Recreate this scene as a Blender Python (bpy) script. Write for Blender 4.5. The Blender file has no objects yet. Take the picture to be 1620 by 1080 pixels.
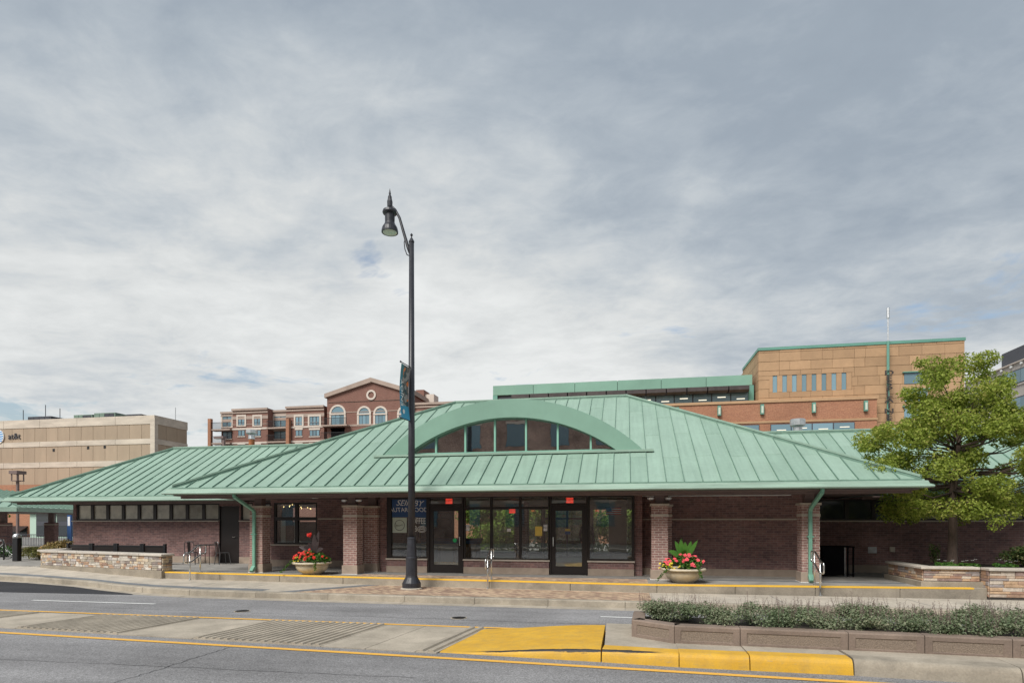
import bpy, math, random
from mathutils import Vector, Matrix, noise
random.seed(7)
sc = bpy.context.scene
R = math.radians
PI = math.pi
# ---------------------------------------------------------------- camera
FPX = 939.0; YAW = math.atan(179/939)
cd = bpy.data.cameras.new('camera'); cam = bpy.data.objects.new('camera', cd)
sc.collection.objects.link(cam); sc.camera = cam
cam.location = (0, 0, 1.63); cam.rotation_euler = (R(90), 0, YAW)
cd.sensor_width = 36; cd.lens = 36*FPX/1620; cd.shift_y = 284/1620
cd.clip_start = 0.1; cd.clip_end = 6000
# ---------------------------------------------------------------- sun + sky
SUN_EL, SUN_AZ = R(46), R(205)          # azimuth measured from +Y towards +X: behind the camera, a little to the left
sd = bpy.data.lights.new('sun', 'SUN'); so = bpy.data.objects.new('sun', sd); sc.collection.objects.link(so)
sd.energy = 2.2; sd.angle = R(28); sd.color = (1.0, .965, .91)
_d = Vector((math.sin(SUN_AZ)*math.cos(SUN_EL), math.cos(SUN_AZ)*math.cos(SUN_EL), math.sin(SUN_EL)))
so.rotation_euler = (-_d).to_track_quat('-Z', 'Y').to_euler(); so.location = _d*60
sc.view_settings.view_transform = 'Standard'; sc.view_settings.look = 'None'
sc.view_settings.gamma = 1; sc.view_settings.use_curve_mapping = False
sc.view_settings.exposure = 0.85

def N(nt, t, **kw):
    n = nt.nodes.new(t)
    for k, v in kw.items():
        if k.startswith('i_'):
            n.inputs[k[2:].replace('_', ' ')].default_value = v
        else: setattr(n, k, v)
    return n
def mth(nt, op, a, b=None, c=None, clamp=False):
    n = nt.nodes.new('ShaderNodeMath'); n.operation = op; n.use_clamp = clamp
    for i, v in enumerate((a, b, c)):
        if v is None: continue
        if isinstance(v, (int, float)): n.inputs[i].default_value = v
        else: nt.links.new(v, n.inputs[i])
    return n.outputs[0]
def mixc(nt, f, a, b, mode='MIX'):
    n = nt.nodes.new('ShaderNodeMix'); n.data_type = 'RGBA'; n.blend_type = mode
    for i, v in ((0, f), (6, a), (7, b)):
        if isinstance(v, (int, float)): n.inputs[i].default_value = v if i == 0 else (v, v, v, 1)
        elif isinstance(v, (tuple, list)): n.inputs[i].default_value = (*v[:3], 1)
        else: nt.links.new(v, n.inputs[i])
    return n.outputs[2]
def ramp(nt, fac, pts, interp='LINEAR'):
    n = nt.nodes.new('ShaderNodeValToRGB'); cr = n.color_ramp; cr.interpolation = interp
    while len(cr.elements) < len(pts): cr.elements.new(.5)
    for e, (p, c) in zip(cr.elements, pts):
        e.position = p; e.color = (*c, 1) if isinstance(c, (tuple, list)) else (c, c, c, 1)
    if fac is not None: nt.links.new(fac, n.inputs[0])
    return n.outputs[0]
def nz(nt, vec, scale, detail=4, rough=.55, dist=0.0):
    n = N(nt, 'ShaderNodeTexNoise'); n.inputs['Scale'].default_value = scale
    n.inputs['Detail'].default_value = detail; n.inputs['Roughness'].default_value = rough; n.inputs['Distortion'].default_value = dist
    if vec is not None: nt.links.new(vec, n.inputs['Vector'])
    return n.outputs[0]
def S(r, g, b, k=1.0):
    def l(v):
        v /= 255.; return (v/12.92 if v <= .04045 else ((v+.055)/1.055)**2.4)*k
    return (l(r), l(g), l(b))

wd = bpy.data.worlds.new('World'); sc.world = wd; wd.use_nodes = True
nt = wd.node_tree; nt.nodes.clear()
tc = N(nt, 'ShaderNodeTexCoord'); sep = N(nt, 'ShaderNodeSeparateXYZ'); nt.links.new(tc.outputs['Generated'], sep.inputs[0])
zc = mth(nt, 'ADD', mth(nt, 'MAXIMUM', sep.outputs[2], 0.0), 0.13)
px_ = mth(nt, 'DIVIDE', sep.outputs[0], zc); py_ = mth(nt, 'DIVIDE', sep.outputs[1], zc)
cmb = N(nt, 'ShaderNodeCombineXYZ'); nt.links.new(px_, cmb.inputs[0]); nt.links.new(py_, cmb.inputs[1])
mp = N(nt, 'ShaderNodeMapping'); mp.inputs['Rotation'].default_value = (0, 0, R(-25)); mp.inputs['Scale'].default_value = (1, 1.25, 1)
mp.inputs['Location'].default_value = (3.1, 1.7, 0)
nt.links.new(cmb.outputs[0], mp.inputs[0]); V = mp.outputs[0]
sky = N(nt, 'ShaderNodeTexSky'); sky.sky_type = 'NISHITA'; sky.sun_disc = False
sky.sun_elevation = SUN_EL; sky.sun_rotation = SUN_AZ; sky.air_density = 1.2; sky.dust_density = 2.0
skyc = mixc(nt, 1.0, sky.outputs[0], (.13, .13, .13), 'MULTIPLY')
big = nz(nt, V, .42, 3, .5, .4); mid = nz(nt, V, 1.5, 7, .6, .5); fine = nz(nt, V, 6.0, 8, .62, .3)
m1 = mth(nt, 'ADD', mth(nt, 'MULTIPLY', big, .48), mth(nt, 'MULTIPLY', mid, .38))
m2 = mth(nt, 'ADD', m1, mth(nt, 'MULTIPLY', fine, .26))
def lobe(px, py, width):      # broad soft spot of the cloud deck round one direction
    u = (px-810)/FPX; v = (824-py)/FPX; s_, c_ = math.sin(YAW), math.cos(YAW); d = Vector((-s_+u*c_, c_+u*s_, v)).normalized()
    dn = N(nt, 'ShaderNodeVectorMath', operation='DOT_PRODUCT'); nt.links.new(tc.outputs['Generated'], dn.inputs[0]); dn.inputs[1].default_value = d
    return mth(nt, 'POWER', mth(nt, 'MAXIMUM', dn.outputs['Value'], 0.0), width)
# thin bright cloud low down, thick grey sheet higher up
el = mth(nt, 'MULTIPLY', mth(nt, 'SUBTRACT', sep.outputs[2], .36), .80)
thick = mth(nt, 'ADD', m2, mth(nt, 'SUBTRACT', mth(nt, 'MINIMUM', mth(nt, 'MAXIMUM', el, -.12), .24), .05))
thick = mth(nt, 'SUBTRACT', thick, mth(nt, 'MULTIPLY', lobe(760, 450, 17), .17))
thick = mth(nt, 'ADD', thick, mth(nt, 'MULTIPLY', lobe(1350, 150, 9), .05))
cl = ramp(nt, thick, [(.28, S(238, 237, 234)), (.39, S(222, 222, 220)), (.48, S(200, 204, 207)), (.56, S(180, 187, 194)), (.66, S(162, 171, 181)), (.85, S(150, 160, 171))])
hole = ramp(nt, mth(nt, 'ADD', mth(nt, 'ADD', mth(nt, 'MULTIPLY', nz(nt, V, 1.1, 6, .62, .6), .8), mth(nt, 'MULTIPLY', fine, .2)), mth(nt, 'SUBTRACT', mth(nt, 'MULTIPLY', el, .8), mth(nt, 'MULTIPLY', lobe(585, 405, 420), .28))), [(.265, 1.0), (.35, 0.0)])
tot = mixc(nt, 1.0, mixc(nt, mth(nt, 'MULTIPLY', hole, .8), cl, skyc), (.955, .985, 1.01), 'MULTIPLY')
bg = N(nt, 'ShaderNodeBackground'); nt.links.new(tot, bg.inputs[0]); bg.inputs[1].default_value = .56
nt.links.new(bg.outputs[0], N(nt, 'ShaderNodeOutputWorld').inputs[0])
# ---------------------------------------------------------------- helpers
C = sc.collection
W = {}
class MB:
    def __init__(s): s.v = []; s.f = []; s.m = []; s.k = 0
    def add(s, vs, fs):
        o = len(s.v); s.v += [tuple(p) for p in vs]
        for f in fs: s.f.append(tuple(i+o for i in f)); s.m.append(s.k)
        return s
    def box(s, x0, x1, y0, y1, z0, z1):
        return s.add([(x0,y0,z0),(x1,y0,z0),(x1,y1,z0),(x0,y1,z0),(x0,y0,z1),(x1,y0,z1),(x1,y1,z1),(x0,y1,z1)],
              [(0,3,2,1),(4,5,6,7),(0,1,5,4),(1,2,6,5),(2,3,7,6),(3,0,4,7)])
    def ext(s, pts, vec):
        n = len(pts); vec = Vector(vec); a = [Vector(p) for p in pts]; b = [p+vec for p in a]
        nrm = Vector((0,0,0))
        for i in range(n): nrm += a[i].cross(a[(i+1) % n])
        fl = nrm.dot(vec) > 0
        fs = [tuple(range(n-1,-1,-1)) if fl else tuple(range(n)), tuple(range(n,2*n)) if fl else tuple(range(2*n-1,n-1,-1))]
        for i in range(n):
            j = (i+1) % n
            fs.append((i, j, n+j, n+i) if fl else (j, i, n+i, n+j))
        return s.add(a+b, fs)
    def poly(s, pts): return s.add(pts, [tuple(range(len(pts)))])
    def beam(s, p0, p1, w, h, up=(0,0,1)):
        p0 = Vector(p0); p1 = Vector(p1); d = (p1-p0).normalized(); u = Vector(up)
        if abs(d.dot(u)) > .98: u = Vector((1,0,0))
        r = d.cross(u).normalized()*w/2; u = r.cross(d).normalized()*h/2
        return s.ext([p0-r-u, p0+r-u, p0+r+u, p0-r+u], p1-p0)
    def tube(s, path, r, n=8, closed=False):
        P = [Vector(p) for p in path]; m = len(P); rr = r if isinstance(r, (list, tuple)) else [r]*m
        vs = []; ref = None
        for i in range(m):
            if closed: t = (P[(i+1) % m]-P[i-1]).normalized()
            else: t = (P[min(i+1,m-1)]-P[max(i-1,0)]).normalized()
            if ref is None: ref = Vector((0,0,1)) if abs(t.z) < .9 else Vector((1,0,0))
            ref = (ref-t*ref.dot(t)).normalized(); b = t.cross(ref)
            for k in range(n):
                a = 2*PI*k/n; vs.append(P[i]+(ref*math.cos(a)+b*math.sin(a))*rr[i])
        fs = []
        for i in range(m if closed else m-1):
            j = (i+1) % m
            for k in range(n): fs.append((i*n+k, i*n+(k+1) % n, j*n+(k+1) % n, j*n+k))
        if not closed: fs += [tuple(range(n-1,-1,-1)), tuple(range((m-1)*n, m*n))]
        return s.add(vs, fs)
    def lathe(s, prof, c=(0,0,0), n=24, cap=True):
        vs = []; m = len(prof)
        for r, z in prof:
            for k in range(n):
                a = 2*PI*k/n; vs.append((c[0]+r*math.cos(a), c[1]+r*math.sin(a), c[2]+z))
        fs = [(i*n+k, i*n+(k+1) % n, (i+1)*n+(k+1) % n, (i+1)*n+k) for i in range(m-1) for k in range(n)]
        if cap: fs += [tuple(range(n-1,-1,-1)), tuple(range((m-1)*n, m*n))]
        return s.add(vs, fs)
    def wall(s, x0, x1, z0, z1, y0, y1, ops=()):
        """a wall along X with rectangular openings (x0,x1,z0,z1)"""
        xs = sorted({x0, x1, *[min(max(q, x0), x1) for o in ops for q in o[:2]]})
        for a, b in zip(xs, xs[1:]):
            if b-a < 1e-5: continue
            mid_ = (a+b)/2; cuts = sorted([(max(o[2], z0), min(o[3], z1)) for o in ops if o[0] < mid_ < o[1]]); z = z0
            for c0, c1 in cuts:
                if c0 > z+1e-5: s.box(a, b, y0, y1, z, c0)
                z = max(z, c1)
            if z < z1-1e-5: s.box(a, b, y0, y1, z, z1)
        return s
    def build(s, name, mat, parent=None, local=False, smooth=False, bevel=0, seg=2):
        me = bpy.data.meshes.new(name)
        off = Vector((0,0,0)) if (parent is None or local) else W[parent.name]
        me.from_pydata([(x-off.x, y-off.y, z-off.z) for x, y, z in s.v], [], s.f)
        ms = mat if isinstance(mat, (list, tuple)) else [mat]
        for m in ms: me.materials.append(m)
        if len(ms) > 1: me.polygons.foreach_set('material_index', s.m)
        if smooth: me.polygons.foreach_set('use_smooth', [True]*len(me.polygons))
        me.update()
        return link(name, me, parent, bevel, seg)
def link(name, me, parent=None, bevel=0, seg=2):
    o = bpy.data.objects.new(name, me); C.objects.link(o); o.parent = parent
    W[o.name] = W[parent.name].copy() if parent else Vector((0,0,0))
    if bevel:
        b = o.modifiers.new('bevel', 'BEVEL'); b.width = bevel; b.segments = seg; b.limit_method = 'ANGLE'; b.angle_limit = R(40)
    return o
def tag(o, label=None, cat=None, group=None, kind=None):
    if label: o['label'] = label
    if cat: o['category'] = cat
    if group: o['group'] = group
    if kind: o['kind'] = kind
    return o
def thing(name, label, cat, loc=(0,0,0), rz=0, group=None):
    o = bpy.data.objects.new(name, None); C.objects.link(o); o.location = loc; o.rotation_euler = (0,0,rz); o.empty_display_size = .2
    W[o.name] = Vector(loc); return tag(o, label, cat, group)
def struct(o): o['kind'] = 'structure'; return o
def dup(root, loc, rz=0, label=None):
    r = root.copy(); C.objects.link(r); r.location = loc; r.rotation_euler = (0,0,rz); W[r.name] = Vector(loc)
    if label: r['label'] = label
    for ch in list(root.children):
        c = ch.copy(); C.objects.link(c); c.parent = r
        for g in list(ch.children):
            d = g.copy(); C.objects.link(d); d.parent = c
    return r
def textmesh(txt, size, shear=0, ext=.004, spacing=1.0, align='CENTER'):
    cu = bpy.data.curves.new('t', 'FONT'); cu.body = txt; cu.size = size; cu.shear = shear; cu.extrude = ext; cu.align_x = align; cu.align_y = 'CENTER'
    cu.space_character = spacing; cu.resolution_u = 3
    o = bpy.data.objects.new('t', cu); C.objects.link(o)
    bpy.context.view_layer.update()
    me = bpy.data.meshes.new_from_object(o.evaluated_get(bpy.context.evaluated_depsgraph_get()))
    bpy.data.objects.remove(o); return me
def lettering(name, txt, size, M, mat, parent, shear=0, ext=.004, sx=1.0, spacing=1.0):
    me = textmesh(txt, size, shear, ext, spacing); me.transform(M @ Matrix.Scale(sx, 4, (1,0,0)))
    if parent: me.transform(Matrix.Translation(-W[parent.name]))
    me.materials.clear(); me.materials.append(mat); return link(name, me, parent)
FRONT = Matrix.Rotation(R(90), 4, 'X')          # text plane XY -> facing -Y
# ---------------------------------------------------------------- materials
MATS = {}
def mat(name, col, rough=.7, metal=0, spec=.5, var=0, noise_=0, nscale=6, bump=0, bscale=40, orand=0, stretch=None, **kw):
    """plain surface with optional mottling, bump and per-object variation"""
    m = bpy.data.materials.new(name); m.use_nodes = True; t = m.node_tree; b = t.nodes['Principled BSDF']
    b.inputs['Roughness'].default_value = rough; b.inputs['Metallic'].default_value = metal; b.inputs['Specular IOR Level'].default_value = spec
    geo = N(t, 'ShaderNodeNewGeometry'); P = geo.outputs['Position']
    if stretch:
        mpn = N(t, 'ShaderNodeMapping'); mpn.inputs['Scale'].default_value = stretch; t.links.new(P, mpn.inputs[0]); P2 = mpn.outputs[0]
    else: P2 = P
    c = None
    if noise_:
        f = nz(t, P2, nscale, 6, .62, .2)
        c = mixc(t, ramp(t, f, [(.28, 0.0), (.72, 1.0)]), tuple(x*(1-noise_) for x in col), tuple(min(1, x*(1+noise_)) for x in col))
    if orand:
        oi = N(t, 'ShaderNodeObjectInfo'); k = mth(t, 'ADD', mth(t, 'MULTIPLY', oi.outputs['Random'], 2*orand), 1-orand)
        kk = N(t, 'ShaderNodeCombineXYZ')
        for i in range(3): t.links.new(k, kk.inputs[i])
        c = mixc(t, 1.0, c if c else col, kk.outputs[0], 'MULTIPLY')
    if c: t.links.new(c, b.inputs['Base Color'])
    else: b.inputs['Base Color'].default_value = (*col, 1)
    if bump:
        bn = N(t, 'ShaderNodeBump'); bn.inputs['Strength'].default_value = bump; bn.inputs['Distance'].default_value = .02
        t.links.new(nz(t, P, bscale, 4, .6), bn.inputs['Height']); t.links.new(bn.outputs[0], b.inputs['Normal'])
    MATS[name] = m; return m
def wallvec(t):
    geo = N(t, 'ShaderNodeNewGeometry'); sp = N(t, 'ShaderNodeSeparateXYZ'); t.links.new(geo.outputs['Position'], sp.inputs[0])
    sn = N(t, 'ShaderNodeSeparateXYZ'); t.links.new(geo.outputs['True Normal'], sn.inputs[0])
    ay = mth(t, 'GREATER_THAN', mth(t, 'ABSOLUTE', sn.outputs[0]), .7); az = mth(t, 'GREATER_THAN', mth(t, 'ABSOLUTE', sn.outputs[2]), .7)
    def mx(f, a, b): return mth(t, 'ADD', mth(t, 'MULTIPLY', a, mth(t, 'SUBTRACT', 1.0, f)), mth(t, 'MULTIPLY', b, f))
    u = mx(ay, sp.outputs[0], sp.outputs[1]); v = mx(az, sp.outputs[2], sp.outputs[1])
    cb = N(t, 'ShaderNodeCombineXYZ'); t.links.new(u, cb.inputs[0]); t.links.new(v, cb.inputs[1]); return cb.outputs[0], geo
def brick(name, c1, c2, mort, bw=.203, bh=.0677, ms=.005, rough=.85, bump=.5, fl=.35, nsc=.7):
    m = bpy.data.materials.new(name); m.use_nodes = True; t = m.node_tree; b = t.nodes['Principled BSDF']
    vec, geo = wallvec(t)
    bt = N(t, 'ShaderNodeTexBrick'); t.links.new(vec, bt.inputs['Vector']); bt.offset = .5
    for k, v in (('Scale', 1.0), ('Mortar Size', ms), ('Mortar Smooth', .2), ('Bias', 0.0), ('Brick Width', bw), ('Row Height', bh)): bt.inputs[k].default_value = v
    bt.inputs['Color1'].default_value = (*c1, 1); bt.inputs['Color2'].default_value = (*c2, 1); bt.inputs['Mortar'].default_value = (*mort, 1)
    f = nz(t, geo.outputs['Position'], nsc, 6, .6); f2 = nz(t, vec, 9, 3, .6)
    k = ramp(t, f, [(.3, 1-fl), (.7, 1+fl)]); k2 = ramp(t, f2, [(.3, .8), (.7, 1.2)])
    col = mixc(t, 1.0, mixc(t, 1.0, bt.outputs['Color'], k, 'MULTIPLY'), k2, 'MULTIPLY')
    mpe = N(t, 'ShaderNodeMapping'); mpe.inputs['Scale'].default_value = (.6, .6, 3.2); t.links.new(geo.outputs['Position'], mpe.inputs[0])
    col = mixc(t, ramp(t, nz(t, mpe.outputs[0], 2.2, 6, .7, .3), [(.60, 0), (.74, .30)]), col, tuple(min(1, x*1.25) for x in mort))
    t.links.new(col, b.inputs['Base Color']); b.inputs['Roughness'].default_value = rough; b.inputs['Specular IOR Level'].default_value = .3
    bn = N(t, 'ShaderNodeBump'); bn.inputs['Strength'].default_value = bump; bn.inputs['Distance'].default_value = .008; bn.invert = True
    t.links.new(bt.outputs['Fac'], bn.inputs['Height']); t.links.new(bn.outputs[0], b.inputs['Normal'])
    return m
def glass(name, tint=(.75,.8,.8), refl=.12, rough=.0, ior=1.5):
    m = bpy.data.materials.new(name); m.use_nodes = True; t = m.node_tree; t.nodes.clear()
    tr = N(t, 'ShaderNodeBsdfTransparent'); tr.inputs[0].default_value = (*tint, 1)
    gl = N(t, 'ShaderNodeBsdfGlossy'); gl.inputs['Roughness'].default_value = rough; gl.inputs[0].default_value = (1,1,1,1)
    geo = N(t, 'ShaderNodeNewGeometry'); bn = N(t, 'ShaderNodeBump'); bn.inputs['Strength'].default_value = .03; bn.inputs['Distance'].default_value = .05
    t.links.new(nz(t, geo.outputs['Position'], 1.3, 2, .5), bn.inputs['Height']); t.links.new(bn.outputs[0], gl.inputs['Normal'])
    fr = N(t, 'ShaderNodeFresnel'); fr.inputs[0].default_value = ior
    k = mth(t, 'ADD', fr.outputs[0], refl, clamp=True)
    mx = N(t, 'ShaderNodeMixShader'); t.links.new(k, mx.inputs[0]); t.links.new(tr.outputs[0], mx.inputs[1]); t.links.new(gl.outputs[0], mx.inputs[2])
    t.links.new(mx.outputs[0], N(t, 'ShaderNodeOutputMaterial').inputs[0]); return m
def emit(name, col, st):
    m = bpy.data.materials.new(name); m.use_nodes = True; t = m.node_tree; t.nodes.clear()
    e = N(t, 'ShaderNodeEmission'); e.inputs[0].default_value = (*col, 1); e.inputs[1].default_value = st
    t.links.new(e.outputs[0], N(t, 'ShaderNodeOutputMaterial').inputs[0]); return m
def foliage(name, cols, nscale=1.2, trans=.35, rough=.55):
    m = bpy.data.materials.new(name); m.use_nodes = True; t = m.node_tree; b = t.nodes['Principled BSDF']
    geo = N(t, 'ShaderNodeNewGeometry')
    f = mth(t, 'ADD', mth(t, 'MULTIPLY', nz(t, geo.outputs['Position'], nscale, 3, .6), .6), mth(t, 'MULTIPLY', geo.outputs['Random Per Island'], .4))
    n = len(cols); c = ramp(t, f, [(.25+.5*i/(n-1), q) for i, q in enumerate(cols)])
    t.links.new(c, b.inputs['Base Color']); b.inputs['Roughness'].default_value = rough; b.inputs['Specular IOR Level'].default_value = .3
    tl = N(t, 'ShaderNodeBsdfTranslucent'); t.links.new(mixc(t, .3, c, (.3,.4,.05)), tl.inputs[0])
    mx = N(t, 'ShaderNodeMixShader'); mx.inputs[0].default_value = trans
    t.links.new(b.outputs[0], mx.inputs[1]); t.links.new(tl.outputs[0], mx.inputs[2])
    t.links.new(mx.outputs[0], t.nodes['Material Output'].inputs[0]); return m

def asphalt(name, base, fine=.5, dark=False):
    m = bpy.data.materials.new(name); m.use_nodes = True; t = m.node_tree; b = t.nodes['Principled BSDF']
    geo = N(t, 'ShaderNodeNewGeometry'); P = geo.outputs['Position']
    n1 = nz(t, P, 85, 3, .7); n2 = nz(t, P, .55, 5, .6); 
    mpn = N(t, 'ShaderNodeMapping'); mpn.inputs['Scale'].default_value = (.12, 1.3, 1); t.links.new(P, mpn.inputs[0])
    n3 = nz(t, mpn.outputs[0], 1.1, 4, .6)
    vo = N(t, 'ShaderNodeTexVoronoi'); vo.inputs['Scale'].default_value = 55; t.links.new(P, vo.inputs['Vector'])
    k = ramp(t, n1, [(.3, 1-fine), (.7, 1+fine)]); k2 = ramp(t, n2, [(.3, .80), (.7, 1.12)]); k3 = ramp(t, n3, [(.3, .78), (.7, 1.12)])
    ag = ramp(t, vo.outputs['Color'], [(.1, .72), (.9, 1.32)])
    c = mixc(t, 1.0, mixc(t, 1.0, base, k, 'MULTIPLY'), k2, 'MULTIPLY'); c = mixc(t, 1.0, mixc(t, 1.0, c, k3, 'MULTIPLY'), ag, 'MULTIPLY')
    t.links.new(c, b.inputs['Base Color']); b.inputs['Roughness'].default_value = .9; b.inputs['Specular IOR Level'].default_value = .25
    bn = N(t, 'ShaderNodeBump'); bn.inputs['Strength'].default_value = .5; bn.inputs['Distance'].default_value = .01
    t.links.new(n1, bn.inputs['Height']); t.links.new(bn.outputs[0], b.inputs['Normal']); return m
def concrete(name, base, orand=.06, stain=.25, nscale=1.6):
    m = bpy.data.materials.new(name); m.use_nodes = True; t = m.node_tree; b = t.nodes['Principled BSDF']
    geo = N(t, 'ShaderNodeNewGeometry'); P = geo.outputs['Position']
    k = ramp(t, nz(t, P, nscale, 7, .65, .3), [(.3, 1-stain), (.68, 1+stain*.5)]); k2 = ramp(t, nz(t, P, 38, 4, .7), [(.3, .86), (.7, 1.14)])
    oi = N(t, 'ShaderNodeObjectInfo'); r = ramp(t, oi.outputs['Random'], [(0, 1-orand), (1, 1+orand)])
    c = mixc(t, 1.0, mixc(t, 1.0, mixc(t, 1.0, base, k, 'MULTIPLY'), k2, 'MULTIPLY'), r, 'MULTIPLY')
    t.links.new(c, b.inputs['Base Color']); b.inputs['Roughness'].default_value = .88; b.inputs['Specular IOR Level'].default_value = .25
    bn = N(t, 'ShaderNodeBump'); bn.inputs['Strength'].default_value = .3; bn.inputs['Distance'].default_value = .006
    t.links.new(nz(t, P, 60, 4, .7), bn.inputs['Height']); t.links.new(bn.outputs[0], b.inputs['Normal']); return m
def yellow_paint(name, scuff):
    """worn yellow kerb paint; tyre rubber rubbed along a band of the kerb edge"""
    m = bpy.data.materials.new(name); m.use_nodes = True; t = m.node_tree; b = t.nodes['Principled BSDF']
    geo = N(t, 'ShaderNodeNewGeometry'); P = geo.outputs['Position']; sp = N(t, 'ShaderNodeSeparateXYZ'); t.links.new(P, sp.inputs[0])
    c = mixc(t, ramp(t, nz(t, P, 3, 6, .6), [(.3, 0), (.7, 1)]), (.60, .33, .022), (.74, .43, .035))
    mpn = N(t, 'ShaderNodeMapping'); mpn.inputs['Scale'].default_value = (.5, 3, 5); t.links.new(P, mpn.inputs[0])
    chip = ramp(t, nz(t, mpn.outputs[0], 9, 6, .72, .5), [(.625, 0), (.67, 1)])
    grime = ramp(t, nz(t, P, 5.5, 8, .72, .4), [(.42, 0), (.72, .42)]); c = mixc(t, grime, c, (.34, .24, .10))
    c = mixc(t, ramp(t, nz(t, P, 60, 4, .7), [(.5, 0), (.8, .5)]), c, (.30, .19, .04))
    c = mixc(t, mth(t, 'MULTIPLY', chip, .8), c, (.30, .27, .22))
    if scuff:
        u0, u1, x1 = scuff
        kl = mth(t, 'MULTIPLY_ADD', mth(t, 'ADD', sp.outputs[0], 2.755), -.0663, 8.60)
        n = mth(t, 'MULTIPLY', mth(t, 'SUBTRACT', nz(t, mpn.outputs[0], 5.0, 8, .72, .6), .5), .055)
        zz = mth(t, 'ADD', mth(t, 'SUBTRACT', sp.outputs[1], kl), n)
        band = mth(t, 'MULTIPLY', mth(t, 'MULTIPLY_ADD', mth(t, 'SUBTRACT', zz, u0), 140.0, .5, clamp=True), mth(t, 'MULTIPLY_ADD', mth(t, 'SUBTRACT', u1, zz), 140.0, .5, clamp=True))
        xl = mth(t, 'MULTIPLY', mth(t, 'MULTIPLY_ADD', mth(t, 'SUBTRACT', x1, sp.outputs[0]), 5.0, .5, clamp=True), mth(t, 'MULTIPLY_ADD', mth(t, 'ADD', sp.outputs[0], 2.2), 2.0, .5, clamp=True))
        yl = 1.0
        c = mixc(t, mth(t, 'MULTIPLY', mth(t, 'MULTIPLY', band, yl), mth(t, 'MULTIPLY', xl, 1.0)), c, (.022, .021, .021))
    t.links.new(c, b.inputs['Base Color']); b.inputs['Roughness'].default_value = .6
    bn = N(t, 'ShaderNodeBump'); bn.inputs['Strength'].default_value = .35; bn.inputs['Distance'].default_value = .006
    t.links.new(nz(t, P, 45, 4, .7), bn.inputs['Height']); t.links.new(bn.outputs[0], b.inputs['Normal']); return m
def line_paint(name, col, wear=.5):
    m = bpy.data.materials.new(name); m.use_nodes = True; t = m.node_tree; b = t.nodes['Principled BSDF']
    geo = N(t, 'ShaderNodeNewGeometry')
    w = ramp(t, nz(t, geo.outputs['Position'], 26, 5, .75), [(.52, 0), (.7, wear)])
    t.links.new(mixc(t, w, col, (.16, .155, .15)), b.inputs['Base Color']); b.inputs['Roughness'].default_value = .75; return m
def pavers(name):
    m = bpy.data.materials.new(name); m.use_nodes = True; t = m.node_tree; b = t.nodes['Principled BSDF']
    geo = N(t, 'ShaderNodeNewGeometry'); mpn = N(t, 'ShaderNodeMapping'); mpn.inputs['Rotation'].default_value = (0, 0, R(45)); t.links.new(geo.outputs['Position'], mpn.inputs[0])
    bt = N(t, 'ShaderNodeTexBrick'); t.links.new(mpn.outputs[0], bt.inputs['Vector'])
    for k, v in (('Scale', 1.0), ('Mortar Size', .004), ('Brick Width', .2), ('Row Height', .1), ('Bias', 0.0)): bt.inputs[k].default_value = v
    bt.inputs['Color1'].default_value = (*S(204,178,148), 1); bt.inputs['Color2'].default_value = (*S(150,122,106), 1); bt.inputs['Mortar'].default_value = (*S(128,116,104), 1)
    k = ramp(t, nz(t, geo.outputs['Position'], 1.2, 5, .6), [(.3, .8), (.7, 1.1)])
    t.links.new(mixc(t, 1.0, bt.outputs['Color'], k, 'MULTIPLY'), b.inputs['Base Color']); b.inputs['Roughness'].default_value = .85
    bn = N(t, 'ShaderNodeBump'); bn.inputs['Strength'].default_value = .4; bn.inputs['Distance'].default_value = .005; bn.invert = True
    t.links.new(bt.outputs['Fac'], bn.inputs['Height']); t.links.new(bn.outputs[0], b.inputs['Normal']); return m
def stone_mat(name, cols, nsc=9):
    m = bpy.data.materials.new(name); m.use_nodes = True; t = m.node_tree; b = t.nodes['Principled BSDF']
    geo = N(t, 'ShaderNodeNewGeometry'); oi = N(t, 'ShaderNodeObjectInfo'); n = len(cols)
    c = ramp(t, oi.outputs['Random'], [(i/n, q) for i, q in enumerate(cols)], 'CONSTANT')
    k = ramp(t, nz(t, geo.outputs['Position'], nsc, 6, .65, .4), [(.28, .68), (.72, 1.25)])
    t.links.new(mixc(t, 1.0, c, k, 'MULTIPLY'), b.inputs['Base Color']); b.inputs['Roughness'].default_value = .85; b.inputs['Specular IOR Level'].default_value = .3
    bn = N(t, 'ShaderNodeBump'); bn.inputs['Strength'].default_value = .6; bn.inputs['Distance'].default_value = .012
    t.links.new(nz(t, geo.outputs['Position'], 22, 5, .65), bn.inputs['Height']); t.links.new(bn.outputs[0], b.inputs['Normal']); return m

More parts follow.
